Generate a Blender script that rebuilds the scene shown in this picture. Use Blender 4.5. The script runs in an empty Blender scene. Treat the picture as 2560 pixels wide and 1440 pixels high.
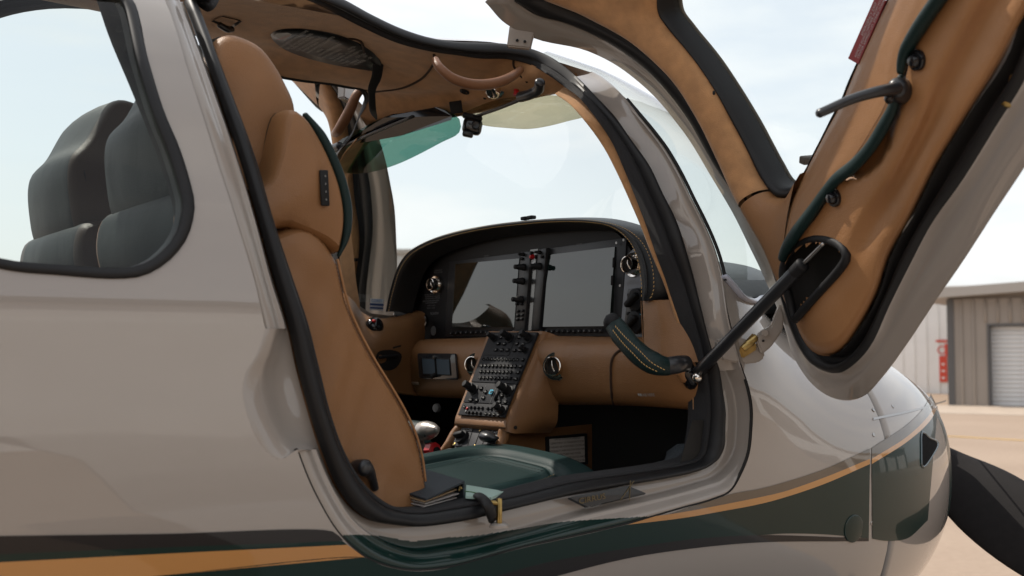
import bpy, bmesh, math, random
import numpy as np
from mathutils import Vector, Matrix
from mathutils.geometry import delaunay_2d_cdt
random.seed(7); np.random.seed(7)
sc = bpy.context.scene
R = math.radians

# ------------------------------------------------------------------ camera
F, HY, BEAR = 2900.0, 875.0, R(55)
CAM = np.array([-1.56, -2.19, 1.55])
pit = math.atan((HY-720)/F)
_fh = np.array([math.cos(BEAR), math.sin(BEAR), 0]); RT = np.array([math.sin(BEAR), -math.cos(BEAR), 0]); _z = np.array([0, 0, 1.])
FW = _fh*math.cos(pit)+_z*math.sin(pit); UP = _z*math.cos(pit)-_fh*math.sin(pit)
cd = bpy.data.cameras.new('camera'); cam = bpy.data.objects.new('camera', cd); sc.collection.objects.link(cam)
cd.sensor_width = 36; cd.lens = 36*F/2560; cd.clip_end = 3000; cd.clip_start = .02
cam.matrix_world = Matrix(((RT[0], UP[0], -FW[0], CAM[0]), (RT[1], UP[1], -FW[1], CAM[1]), (RT[2], UP[2], -FW[2], CAM[2]), (0, 0, 0, 1)))
sc.camera = cam
cd.dof.use_dof = True; cd.dof.focus_distance = 2.35; cd.dof.aperture_fstop = 5.6

# ------------------------------------------------------------------ world and sun
SUN_EL, SUN_AZ = R(52), R(114)          # direction to the sun: high beyond the far side, so the near side lies in the airplane's own shade
w = bpy.data.worlds.new('World'); sc.world = w; w.use_nodes = True
nt = w.node_tree; nt.nodes.clear()
def wn(t, **k):
    n = nt.nodes.new(t)
    for a, b in k.items(): setattr(n, a, b)
    return n
sky = wn('ShaderNodeTexSky', sky_type='NISHITA', sun_disc=False, sun_elevation=SUN_EL, sun_rotation=math.pi/2-SUN_AZ, air_density=1.0, dust_density=2.5, ozone_density=1.0)
tc = wn('ShaderNodeTexCoord'); mp = wn('ShaderNodeMapping'); mp.inputs['Scale'].default_value = (1.6, 1.6, 7.0)
nz = wn('ShaderNodeTexNoise'); nz.inputs['Scale'].default_value = 2.3; nz.inputs['Detail'].default_value = 7; nz.inputs['Roughness'].default_value = .55
cr = wn('ShaderNodeValToRGB'); cr.color_ramp.elements[0].position = .44; cr.color_ramp.elements[1].position = .66
cr.color_ramp.elements[0].color = (.68, .68, .68, 1); cr.color_ramp.elements[1].color = (1, 1, 1, 1)
mx = wn('ShaderNodeMix', data_type='RGBA'); mx.inputs[7].default_value = (6.0, 6.05, 6.1, 1)
bg = wn('ShaderNodeBackground'); bg.inputs['Strength'].default_value = .13
out = wn('ShaderNodeOutputWorld')
nt.links.new(tc.outputs['Generated'], mp.inputs['Vector']); nt.links.new(mp.outputs[0], nz.inputs['Vector'])
nt.links.new(nz.outputs['Fac'], cr.inputs[0]); nt.links.new(cr.outputs[0], mx.inputs[0]); nt.links.new(sky.outputs[0], mx.inputs[6])
nt.links.new(mx.outputs[2], bg.inputs[0]); nt.links.new(bg.outputs[0], out.inputs[0])
sl = bpy.data.lights.new('sun', 'SUN'); sl.energy = 2.9; sl.angle = R(.6); sl.color = (1, .93, .83)
so = bpy.data.objects.new('sun', sl); sc.collection.objects.link(so)
sd = Vector((math.cos(SUN_EL)*math.cos(SUN_AZ), math.cos(SUN_EL)*math.sin(SUN_AZ), math.sin(SUN_EL)))
so.rotation_euler = sd.to_track_quat('Z', 'Y').to_euler(); so.location = (0, 0, 30)
sc.view_settings.view_transform = 'Standard'; sc.view_settings.look = 'None'; sc.view_settings.gamma = 1
sc.view_settings.exposure = .5
sc.cycles.max_bounces = 12; sc.cycles.transparent_max_bounces = 16; sc.cycles.glossy_bounces = 5; sc.cycles.diffuse_bounces = 5
sc.cycles.sample_clamp_indirect = 6

# ------------------------------------------------------------------ materials
MATS = {}
def mat(name, col, rough=.5, metal=0, coat=0, noise=0, nscale=30, bump=0, bscale=200, spec=.5, fn=None, var=None, sheen=0, coat_rough=.03):
    if name in MATS: return MATS[name]
    m = bpy.data.materials.new(name); m.use_nodes = True; t = m.node_tree; b = t.nodes['Principled BSDF']
    b.inputs['Base Color'].default_value = (*col, 1); b.inputs['Roughness'].default_value = rough; b.inputs['Metallic'].default_value = metal
    b.inputs['Coat Weight'].default_value = coat; b.inputs['Coat Roughness'].default_value = coat_rough; b.inputs['Coat IOR'].default_value = 1.65; b.inputs['Specular IOR Level'].default_value = spec
    if sheen: b.inputs['Sheen Weight'].default_value = sheen; b.inputs['Sheen Roughness'].default_value = .4
    tc = t.nodes.new('ShaderNodeTexCoord')
    if noise:
        n = t.nodes.new('ShaderNodeTexNoise'); n.inputs['Scale'].default_value = nscale; n.inputs['Detail'].default_value = 5
        t.links.new(tc.outputs['Object'], n.inputs['Vector'])
        mr = t.nodes.new('ShaderNodeMapRange'); mr.inputs[1].default_value = .3; mr.inputs[2].default_value = .7
        mr.inputs[3].default_value = 1-noise; mr.inputs[4].default_value = 1+noise
        t.links.new(n.outputs['Fac'], mr.inputs[0])
        x = t.nodes.new('ShaderNodeMix'); x.data_type = 'RGBA'; x.blend_type = 'MULTIPLY'; x.inputs[0].default_value = 1
        x.inputs[6].default_value = (*col, 1); t.links.new(mr.outputs[0], x.inputs[7]); t.links.new(x.outputs[2], b.inputs['Base Color'])
        mr2 = t.nodes.new('ShaderNodeMapRange'); mr2.inputs[3].default_value = max(0, rough-.08); mr2.inputs[4].default_value = min(1, rough+.08)
        t.links.new(n.outputs['Fac'], mr2.inputs[0]); t.links.new(mr2.outputs[0], b.inputs['Roughness'])
    if bump:
        n = t.nodes.new('ShaderNodeTexNoise'); n.inputs['Scale'].default_value = bscale; n.inputs['Detail'].default_value = 4
        t.links.new(tc.outputs['Object'], n.inputs['Vector'])
        bp = t.nodes.new('ShaderNodeBump'); bp.inputs['Strength'].default_value = bump; bp.inputs['Distance'].default_value = .002
        t.links.new(n.outputs['Fac'], bp.inputs['Height']); t.links.new(bp.outputs[0], b.inputs['Normal'])
    if fn: fn(t, b, tc)
    MATS[name] = m; return m
def leather(name, col, rough=.42, noise=.12, spec=.35):
    # leather: fine pebble grain, broad creases, soft tonal mottling
    def fn(t, b, tc):
        v = t.nodes.new('ShaderNodeTexVoronoi'); v.inputs['Scale'].default_value = 620
        n = t.nodes.new('ShaderNodeTexNoise'); n.inputs['Scale'].default_value = 9; n.inputs['Detail'].default_value = 6; n.inputs['Distortion'].default_value = .8
        a = t.nodes.new('ShaderNodeMath'); a.operation = 'MULTIPLY_ADD'; a.inputs[1].default_value = 7.0
        for k in (v, n): t.links.new(tc.outputs['Object'], k.inputs['Vector'])
        t.links.new(n.outputs['Fac'], a.inputs[0]); t.links.new(v.outputs['Distance'], a.inputs[2])
        bp = t.nodes.new('ShaderNodeBump'); bp.inputs['Strength'].default_value = .26; bp.inputs['Distance'].default_value = .0022
        t.links.new(a.outputs[0], bp.inputs['Height']); t.links.new(bp.outputs[0], b.inputs['Normal'])
    return mat(name, col, rough, noise=noise, nscale=6, fn=fn, spec=spec)
def glass(name, tint=(1, 1, 1), refl=1.0):
    m = bpy.data.materials.new(name); m.use_nodes = True; t = m.node_tree; t.nodes.clear()
    o = t.nodes.new('ShaderNodeOutputMaterial'); tr = t.nodes.new('ShaderNodeBsdfTransparent'); tr.inputs[0].default_value = (*tint, 1)
    g = t.nodes.new('ShaderNodeBsdfGlossy'); g.inputs['Roughness'].default_value = .0
    fr = t.nodes.new('ShaderNodeLayerWeight'); fr.inputs['Blend'].default_value = .5   # two-sided Schlick reflectance of a thin pane
    pw = t.nodes.new('ShaderNodeMath'); pw.operation = 'POWER'; pw.inputs[1].default_value = 5
    mu = t.nodes.new('ShaderNodeMath'); mu.operation = 'MULTIPLY_ADD'; mu.inputs[1].default_value = .9*refl; mu.inputs[2].default_value = .045*refl; mu.use_clamp = True
    s = t.nodes.new('ShaderNodeMixShader'); t.links.new(fr.outputs['Facing'], pw.inputs[0]); t.links.new(pw.outputs[0], mu.inputs[0]); t.links.new(mu.outputs[0], s.inputs[0])
    t.links.new(tr.outputs[0], s.inputs[1]); t.links.new(g.outputs[0], s.inputs[2]); t.links.new(s.outputs[0], o.inputs[0])
    MATS[name] = m; return m
TAUPE = mat('paint_taupe', (.298, .266, .238), .35, coat=1, spec=.15, noise=.015, nscale=3)
TAUPE2 = mat('paint_taupe_jamb', (.298, .266, .238), .35, coat=.6, spec=.15)
GREEN = mat('paint_green', (.003, .019, .016), .35, coat=.38, spec=.15)
GOLD = mat('paint_gold', (.46, .22, .065), .4, coat=1, spec=.15)
BROWN = mat('paint_bronze', (.10, .074, .05), .4, coat=1, spec=.15)
BLACKP = mat('paint_black', (.012, .011, .012), .35, coat=.4, spec=.15)
RUBBER = mat('rubber', (.010, .010, .011), .5, noise=.15, nscale=25, spec=.3)
FUZZ = mat('edge_trim', (.012, .012, .014), .8, bump=1, bscale=900)
TAN = leather('tan_leather', (.235, .114, .046))
TAN2 = leather('tan_leather_shell', (.30, .148, .062))
SUEDE = mat('tan_suede', (.39, .205, .090), .9, noise=.16, nscale=38, bump=.5, bscale=500, sheen=.25)
GRNL = leather('green_leather', (.006, .019, .019), .45, spec=.25)
BLKL = leather('black_leather', (.014, .016, .018), .42)
BLACK = mat('black_plastic', (.010, .010, .011), .6, noise=.1, nscale=60, spec=.25)
SATIN = mat('black_satin', (.016, .017, .02), .32)
GLOSSB = mat('black_gloss', (.008, .008, .01), .12)
CHROME = mat('chrome', (.75, .70, .64), .12, metal=1)
BRASS = mat('brass', (.34, .24, .09), .32, metal=1, noise=.2, nscale=90)
STEEL = mat('steel', (.38, .37, .36), .3, metal=1)
WHITE = mat('white_print', (.36, .36, .35), .6)
GREYP = mat('grey_print', (.14, .14, .14), .6)
RED = mat('red_plastic', (.42, .012, .015), .3)
CARPET = mat('carpet', (.03, .038, .045), .95, noise=.5, nscale=400, bump=1, bscale=700)
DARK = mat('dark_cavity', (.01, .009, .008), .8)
STITCH = mat('gold_thread', (.5, .32, .12), .7)
GLASS = glass('clear_glass', (.93, .97, .955))
WSGLASS = glass('windshield_glass', (.93, .97, .955), 1.9)
WGLASS = glass('rear_glass', (.74, .80, .78), .6)

# ------------------------------------------------------------------ pixel -> direction -> place
def ray(px, py): return FW+RT*(px-1280)/F+UP*(720-py)/F
def P(px, py, x=None, y=None, z=None, d=None):
    D = ray(px, py)
    if x is not None: t = (x-CAM[0])/D[0]
    elif y is not None: t = (y-CAM[1])/D[1]
    elif z is not None: t = (z-CAM[2])/D[2]
    else: t = d
    return CAM+D*t
def PL(px, py, o, n):                    # on a plane through o with normal n
    D = ray(px, py); n = np.asarray(n); return CAM+D*(((np.asarray(o)-CAM)@n)/(D@n))
# ---- hull: right half, y = -Y(x, z)
ZT = [.72, .80, .88, 1.0, 1.15, 1.3, 1.45, 1.6, 1.75, 1.9, 2.0, 2.08, 2.14, 2.185, 2.215, 2.235]
YT = [0, .30, .46, .58, .64, .67, .675, .662, .635, .585, .53, .465, .39, .30, .20, 0.]
_zs = np.linspace(.72, 2.235, 800); _y = np.interp(_zs, ZT, YT)
_k = np.hanning(61); _k /= _k.sum(); _yp = np.pad(_y, 30, mode='edge'); _ys = np.convolve(_yp, _k, 'valid')
def sstep(v): v = min(1, max(0, v)); return v*v*(3-2*v)
def Ycab(z): return float(np.interp(z, _zs, _ys))
def cowl_w(x): return .668 if x < .3 else max(0, .668-.195*((x-.3)/.65)**2.2)
def Ycowl(x, z):
    wd = cowl_w(x); zm = 1.24
    top = np.interp(x, [0, .2, .5, .8, 1.1, 1.35, 1.5], [1.74, 1.70, 1.64, 1.585, 1.50, 1.38, 1.26])
    bot = np.interp(x, [0, .4, .7, 1.0, 1.3, 1.5], [.70, .74, .80, .90, 1.04, 1.2])
    h = (top-zm) if z > zm else (zm-bot); n = 2.6 if z > zm else 2.15
    q = abs(z-zm)/max(h, .01)
    return 0 if q >= 1 else wd*(1-q**n)**(1/n)
def Y(x, z):
    s = sstep((x-.0)/.42)
    if s <= 0: return Ycab(z)
    return Ycab(z)*(1-s)+Ycowl(x, z)*s
def hit(px, py, off=0.0, rng=(.9, 4.2)):
    D = ray(px, py); ts = np.arange(rng[0], rng[1], .01); g = []
    prev = None
    for t in ts:
        p = CAM+D*t; v = p[1]+Y(p[0], p[2])-off
        if p[2] > 2.235: v = -1
        if prev is not None and prev < 0 <= v:
            a, b = t-.01, t
            for _ in range(18):
                m = (a+b)/2; q = CAM+D*m
                if q[1]+Y(q[0], q[2])-off < 0: a = m
                else: b = m
            return CAM+D*b
        g.append(v); prev = v
    return CAM+D*ts[int(np.argmax(g))]
def onhull(x, z, off=0.0): return np.array([x, -(Y(x, z)-off), z])
def hulln(x, z):
    e = .004; dx = (Y(x+e, z)-Y(x-e, z))/(2*e); dz = (Y(x, z+e)-Y(x, z-e))/(2*e)
    n = np.array([-dx, -1, -dz]); return n/np.linalg.norm(n)

# ------------------------------------------------------------------ mesh helpers
COL = sc.collection
def link(name, me, m=None, parent=None, smooth=True):
    o = bpy.data.objects.new(name, me); COL.objects.link(o)
    if m is not None:
        for k in (m if isinstance(m, (list, tuple)) else [m]): me.materials.append(k)
    if smooth and len(me.polygons): me.polygons.foreach_set('use_smooth', [True]*len(me.polygons))
    if parent is not None: o.parent = parent
    return o
def empty(name, loc=(0, 0, 0), parent=None):
    o = bpy.data.objects.new(name, None); COL.objects.link(o); o.location = loc; o.parent = parent; return o
def tag(o, label=None, cat=None, group=None, kind=None):
    for k, v in (('label', label), ('category', cat), ('group', group), ('kind', kind)):
        if v: o[k] = v
    return o
def poly(name, verts, faces, m, parent=None, smooth=True):
    me = bpy.data.meshes.new(name); me.from_pydata([tuple(map(float, v)) for v in verts], [], faces); me.update()
    return link(name, me, m, parent, smooth)
def autosmooth(o, ang=35):
    me = o.data; bm = bmesh.new(); bm.from_mesh(me); c = math.cos(R(ang))
    for e in bm.edges:
        e.smooth = not (len(e.link_faces) == 2 and e.link_faces[0].normal.dot(e.link_faces[1].normal) < c)
    bm.to_mesh(me); bm.free(); return o
def spline(pts, n, closed=False):
    p = np.array(pts, float); m = len(p)
    if closed: q = np.vstack([p[-1], p, p[0], p[1]])
    else: q = np.vstack([2*p[0]-p[1], p, 2*p[-1]-p[-2]])
    out = []; segs = m if closed else m-1
    for i in range(segs):
        a, b, c, d = q[i], q[i+1], q[i+2], q[i+3]
        def kt(u, v): return max(1e-6, np.linalg.norm(v-u)**.5)
        t0 = 0; t1 = t0+kt(a, b); t2 = t1+kt(b, c); t3 = t2+kt(c, d)
        for t in np.linspace(t1, t2, 12, endpoint=False):
            A1 = (t1-t)/(t1-t0)*a+(t-t0)/(t1-t0)*b; A2 = (t2-t)/(t2-t1)*b+(t-t1)/(t2-t1)*c; A3 = (t3-t)/(t3-t2)*c+(t-t2)/(t3-t2)*d
            B1 = (t2-t)/(t2-t0)*A1+(t-t0)/(t2-t0)*A2; B2 = (t3-t)/(t3-t1)*A2+(t-t1)/(t3-t1)*A3
            out.append((t2-t)/(t2-t1)*B1+(t-t1)/(t2-t1)*B2)
    out.append(p[0] if closed else p[-1]); out = np.array(out)
    d = np.r_[0, np.cumsum(np.linalg.norm(np.diff(out, axis=0), axis=1))]
    s = np.linspace(0, d[-1], n+1 if closed else n)
    r = np.stack([np.interp(s, d, out[:, k]) for k in range(out.shape[1])], 1)
    return r[:-1] if closed else r
def keyspline(rows, per=6):
    """rows: stations x curves x 3 -> smooth every curve through its stations with the same parameter"""
    a = np.array(rows, float); n, c, _ = a.shape; out = []
    q = np.concatenate([2*a[:1]-a[1:2], a, 2*a[-1:]-a[-2:-1]])
    for i in range(n-1):
        p0, p1, p2, p3 = q[i], q[i+1], q[i+2], q[i+3]
        l0, l1, l2 = [np.linalg.norm(v-u, axis=1, keepdims=True)+1e-5 for u, v in ((p0, p1), (p1, p2), (p2, p3))]
        m1 = ((p1-p0)/l0*l1+(p2-p1)/l1*l0)/(l0+l1)*l1; m2 = ((p2-p1)/l1*l2+(p3-p2)/l2*l1)/(l1+l2)*l1
        for t in np.arange(per)/per:
            out.append((2*t**3-3*t*t+1)*p1+(t**3-2*t*t+t)*m1+(-2*t**3+3*t*t)*p2+(t**3-t*t)*m2)
    out.append(a[-1]); return np.array(out)
def grid(name, g, m, parent=None, cu=False, cv=False, caps=False, matfn=None, flip=False, solid=0):
    """g: rows x cols x 3"""
    g = np.asarray(g); a, b = g.shape[:2]; f = []; mi = []
    for i in range(a if cu else a-1):
        for j in range(b if cv else b-1):
            q = (i*b+j, i*b+(j+1) % b, ((i+1) % a)*b+(j+1) % b, ((i+1) % a)*b+j)
            f.append(q[::-1] if flip else q)
            if matfn: mi.append(matfn((g[i, j]+g[(i+1) % a, (j+1) % b])/2))
    if caps: f.append(tuple(range(b))[::-1] if not flip else tuple(range(b))); f.append(tuple((a-1)*b+j for j in range(b)))
    o = poly(name, g.reshape(-1, 3), f, m, parent)
    if matfn: o.data.polygons.foreach_set('material_index', mi+[0]*(len(f)-len(mi)))
    if solid:
        s = o.modifiers.new('Solidify', 'SOLIDIFY'); s.thickness = solid; s.offset = 0
    return o
def resample_cols(g, n):                 # smooth across the columns of a rows x cols x 3 grid
    return np.array([spline(r, n) for r in g])
def loft(name, curves, m, parent=None, nu=40, nv=None, **k):
    cs = np.array([spline(c, nu) for c in curves])
    if nv: cs = np.stack([spline(cs[:, i], nv) for i in range(nu)], 1)
    return grid(name, cs, m, parent, **k)
def frames(p):
    t = np.gradient(p, axis=0); t /= np.linalg.norm(t, axis=1, keepdims=True)+1e-9
    up = np.array([0, 0, 1.]) if abs(t[0][2]) < .9 else np.array([1., 0, 0])
    n = np.cross(t[0], up); n /= np.linalg.norm(n); N = []
    for i in range(len(p)):
        n = n-t[i]*(n@t[i]); n /= np.linalg.norm(n)+1e-9; N.append(n)
    N = np.array(N); return t, N, np.cross(t, N)
def tube(name, pts, r, m, parent=None, n=12, seg=None, closed=False, flat=(1, 1), resm=True, capr=True):
    p = spline(pts, seg or max(12, 6*len(pts)), closed) if resm else np.array(pts, float)
    t, N, B = frames(p); r = np.interp(np.linspace(0, 1, len(p)), np.linspace(0, 1, len(r)), r) if np.ndim(r) else np.full(len(p), r)
    an = np.linspace(0, 2*math.pi, n, endpoint=False)
    rings = [p[i]+r[i]*(np.outer(np.cos(an)*flat[0], N[i])+np.outer(np.sin(an)*flat[1], B[i])) for i in range(len(p))]
    if capr and not closed:
        rings = [p[0]+(rings[0]-p[0])*.6-t[0]*r[0]*.35]+[rings[0]] + rings[1:-1]+[rings[-1], p[-1]+(rings[-1]-p[-1])*.6+t[-1]*r[-1]*.35]
    return grid(name, rings, m, parent, cu=closed, cv=True, caps=not closed)
def basis(zdir, xhint=(1, 0, 0)):
    z = np.array(zdir, float); z /= np.linalg.norm(z); x = np.array(xhint, float); x -= z*(x@z); x /= np.linalg.norm(x)
    return np.stack([x, np.cross(z, x), z], 1)
def setmw(o, B, loc):
    o.matrix_basis = Matrix(((*B[0], loc[0]), (*B[1], loc[1]), (*B[2], loc[2]), (0, 0, 0, 1)))
def lathe_mesh(name, prof, n=24):
    v = []; f = []
    for r_, z in prof:
        for k in range(n):
            a = 2*math.pi*k/n; v.append((r_*math.cos(a), r_*math.sin(a), z))
    for i in range(len(prof)-1):
        for k in range(n): f.append((i*n+k, i*n+(k+1) % n, (i+1)*n+(k+1) % n, (i+1)*n+k))
    f.append(tuple(range(n))[::-1]); f.append(tuple((len(prof)-1)*n+k for k in range(n)))
    me = bpy.data.meshes.new(name); me.from_pydata(v, [], f); me.update(); return me
def lathe(name, prof, loc, axis, m, parent=None, n=24):
    o = link(name, lathe_mesh(name, prof, n), m, parent); setmw(o, basis(axis, (0.1, .2, 1) if abs(axis[2]) < .9 else (1, 0, 0)), loc)
    return autosmooth(o, 40)
def rbox_mesh(name, size, bev=.003, seg=2):
    bm = bmesh.new(); bmesh.ops.create_cube(bm, size=1)
    for v in bm.verts: v.co = Vector((v.co.x*size[0], v.co.y*size[1], v.co.z*size[2]))
    if bev: bmesh.ops.bevel(bm, geom=bm.edges[:], offset=min(bev, min(size)*.45), segments=seg, profile=.5, affect='EDGES')
    me = bpy.data.meshes.new(name); bm.to_mesh(me); bm.free(); return me
def rbox(name, size, B, loc, m, parent=None, bev=.003, seg=2, me=None):
    o = link(name, me or rbox_mesh(name, size, bev, seg), m if me is None else None, parent); setmw(o, B, loc)
    if me is None: autosmooth(o, 50)
    return o
I3 = np.eye(3)
def bake(o):
    o.data.transform(o.matrix_basis); o.matrix_basis = Matrix.Identity(4); o.data.update(); return o
def prism(name, pts2, depth, B, loc, m, parent=None, bev=0, seg=2):
    """polygon in the local xy plane extruded to +z"""
    bm = bmesh.new(); vs = [bm.verts.new((p[0], p[1], 0)) for p in pts2]; f = bm.faces.new(vs)
    ex = bmesh.ops.extrude_face_region(bm, geom=[f]); vv = [e for e in ex['geom'] if isinstance(e, bmesh.types.BMVert)]
    for v in vv: v.co.z += depth
    bmesh.ops.recalc_face_normals(bm, faces=bm.faces[:])
    if bev:
        ed = [e for e in bm.edges if abs(e.verts[0].co.z-depth) < 1e-6 and abs(e.verts[1].co.z-depth) < 1e-6]
        bmesh.ops.bevel(bm, geom=ed, offset=bev, segments=seg, profile=.5, affect='EDGES')
    me = bpy.data.meshes.new(name); bm.to_mesh(me); bm.free()
    o = link(name, me, m, parent); setmw(o, B, loc); return autosmooth(o, 40)
def rrect(w_, h_, r_, n=5):
    o = []
    for cx, cy, a0 in ((w_/2-r_, h_/2-r_, 0), (-w_/2+r_, h_/2-r_, 90), (-w_/2+r_, -h_/2+r_, 180), (w_/2-r_, -h_/2+r_, 270)):
        for k in range(n+1):
            a = R(a0+90*k/n); o.append((cx+r_*math.cos(a), cy+r_*math.sin(a)))
    return o
def text(body, size, B, loc, m, parent=None, name='lettering', align='CENTER', sx=1.0):
    c = bpy.data.curves.new('t', 'FONT'); c.body = body; c.size = size; c.align_x = align; c.align_y = 'CENTER'; c.resolution_u = 2
    t = bpy.data.objects.new('t', c); COL.objects.link(t)
    dg = bpy.context.evaluated_depsgraph_get(); me = bpy.data.meshes.new_from_object(t.evaluated_get(dg))
    bpy.data.objects.remove(t); bpy.data.curves.remove(c)
    me.name = name; me.materials.clear()
    o = link(name, me, m, parent, smooth=False)
    Bs = np.array(B, float).copy(); Bs[:, 0] *= sx; setmw(o, Bs, loc); return o
def mirror(o, name=None, parent='same', kids=True):
    me = o.data.copy() if o.type == 'MESH' else None
    mw = np.array(o.matrix_basis)
    if me:
        n = len(me.vertices); co = np.empty(n*3, 'f'); me.vertices.foreach_get('co', co); co = co.reshape(-1, 3)
        co = (np.c_[co, np.ones(n)] @ mw.T)[:, :3]; co[:, 1] *= -1
        me.vertices.foreach_set('co', co.ravel().astype('f')); me.flip_normals(); me.update()
    q = bpy.data.objects.new(name or o.name.split('.')[0], me); COL.objects.link(q)
    q.parent = o.parent if parent == 'same' else parent
    for md in o.modifiers:
        if md.type == 'SOLIDIFY':
            s = q.modifiers.new('Solidify', 'SOLIDIFY'); s.thickness = md.thickness; s.offset = md.offset
    for k in o.keys():
        if k in ('kind', 'label'): q[k] = o[k]
    if kids:
        for c in list(o.children): mirror(c, parent=q)
    return q
def cdt_patch(name, outer, holes, step, m, parent, surf, nrm, matfn=None):
    pts = [Vector((p[0], p[1])) for p in outer]; edges = [(i, (i+1) % len(outer)) for i in range(len(outer))]
    polys = [np.array(outer)]
    for h in holes:
        o = len(pts); pts += [Vector((p[0], p[1])) for p in h]; edges += [(o+i, o+(i+1) % len(h)) for i in range(len(h))]; polys.append(np.array(h))
    def inside(q, pg):
        x, y = q; a = pg; b = np.roll(pg, -1, 0)
        c = ((a[:, 1] > y) != (b[:, 1] > y)) & (x < (b[:, 0]-a[:, 0])*(y-a[:, 1])/(b[:, 1]-a[:, 1]+1e-12)+a[:, 0]); return c.sum() % 2 == 1
    allb = np.vstack(polys); mn, mxx = polys[0].min(0), polys[0].max(0)
    for x in np.arange(mn[0]+step/2, mxx[0], step):
        for y in np.arange(mn[1]+step/2, mxx[1], step):
            if inside((x, y), polys[0]) and not any(inside((x, y), h) for h in polys[1:]) and np.min(np.hypot(allb[:, 0]-x, allb[:, 1]-y)) > step*.45:
                pts.append(Vector((x, y)))
    r = delaunay_2d_cdt(pts, edges, [], 0, 1e-7); v, f = r[0], r[2]; fs = []
    for t in f:
        c = sum((v[i] for i in t), Vector((0, 0)))/len(t)
        if inside(c, polys[0]) and not any(inside(c, h) for h in polys[1:]): fs.append(tuple(t))
    V = [surf(p.x, p.y) for p in v]; o = poly(name, V, fs, m, parent)
    if nrm is not None:
        N = [nrm(p.x, p.y) for p in v]
        p0 = o.data.polygons[0].normal
        if np.dot(np.array(p0), N[o.data.polygons[0].vertices[0]]) < 0: o.data.flip_normals()
        o.data.normals_split_custom_set_from_vertices([tuple(map(float, n)) for n in N])
    return o

from mathutils.bvhtree import BVHTree
def bvh(o):
    M = o.matrix_basis; return BVHTree.FromPolygons([M@v.co for v in o.data.vertices], [tuple(p.vertices) for p in o.data.polygons])
def cast(px, py, tree, lift=0.0):
    d = Vector(ray(px, py)).normalized(); h = tree.ray_cast(Vector(CAM), d)
    if h[0] is None:
        h = tree.find_nearest(Vector(CAM)+d*2.4)
    n = h[1] if h[1].dot(d) < 0 else -h[1]
    return np.array(h[0]+n*lift), np.array(n)
def wlocal(o, parent):                   # o holds world coordinates: undo the parent's own transform
    o.matrix_basis = parent.matrix_basis.inverted(); return o
#@@SETTING
# ------------------------------------------------------------------ setting: apron and hangars
def ground_fn(t, b, tc):
    n1 = t.nodes.new('ShaderNodeTexNoise'); n1.inputs['Scale'].default_value = .35; n1.inputs['Detail'].default_value = 8
    n2 = t.nodes.new('ShaderNodeTexNoise'); n2.inputs['Scale'].default_value = 14; n2.inputs['Detail'].default_value = 6
    rp = t.nodes.new('ShaderNodeValToRGB'); rp.color_ramp.elements[0].position = .3; rp.color_ramp.elements[1].position = .75
    rp.color_ramp.elements[0].color = (.27, .195, .140, 1); rp.color_ramp.elements[1].color = (.36, .27, .20, 1)
    mxx = t.nodes.new('ShaderNodeMix'); mxx.data_type = 'FLOAT'; mxx.inputs[0].default_value = .45
    for n in (n1, n2): t.links.new(tc.outputs['Object'], n.inputs['Vector'])
    t.links.new(n1.outputs['Fac'], mxx.inputs[2]); t.links.new(n2.outputs['Fac'], mxx.inputs[3]); t.links.new(mxx.outputs[0], rp.inputs[0]); t.links.new(rp.outputs[0], b.inputs['Base Color'])
    bp = t.nodes.new('ShaderNodeBump'); bp.inputs['Strength'].default_value = .4; bp.inputs['Distance'].default_value = .01
    t.links.new(n2.outputs['Fac'], bp.inputs['Height']); t.links.new(bp.outputs[0], b.inputs['Normal'])
APRON = mat('apron', (.3, .23, .17), .85, fn=ground_fn)
CONC = mat('concrete', (.42, .34, .27), .85, noise=.12, nscale=2)
YEL = mat('yellow_marking', (.55, .32, .06), .7, noise=.2, nscale=3)
g = poly('apron', [(-900, -900, 0), (900, -900, 0), (900, 900, 0), (-900, 900, 0)], [(0, 1, 2, 3)], APRON); tag(g, kind='structure')
MET_T = mat('metal_taupe', (.26, .225, .195), .55, noise=.06, nscale=.8)
MET_D = mat('metal_dark', (.08, .077, .077), .5)
MET_W = mat('metal_white', (.78, .77, .75), .5, noise=.05, nscale=1)
ROLL = mat('rollup', (.58, .58, .58), .45, noise=.06, nscale=2)
EAVE = mat('eave', (.36, .33, .30), .5)
REDS = mat('red_sign', (.6, .06, .03), .5)
def corr_fn(t, b, tc):
    wv = t.nodes.new('ShaderNodeTexWave'); wv.inputs['Scale'].default_value = 1.0; wv.bands_direction = 'X'
    t.links.new(tc.outputs['Object'], wv.inputs['Vector'])
    bp = t.nodes.new('ShaderNodeBump'); bp.inputs['Strength'].default_value = 1; bp.inputs['Distance'].default_value = .05
    t.links.new(wv.outputs['Fac'], bp.inputs['Height']); t.links.new(bp.outputs[0], b.inputs['Normal'])
CORR = mat('corrugated_grey', (.46, .45, .44), .5, fn=corr_fn)

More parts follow.
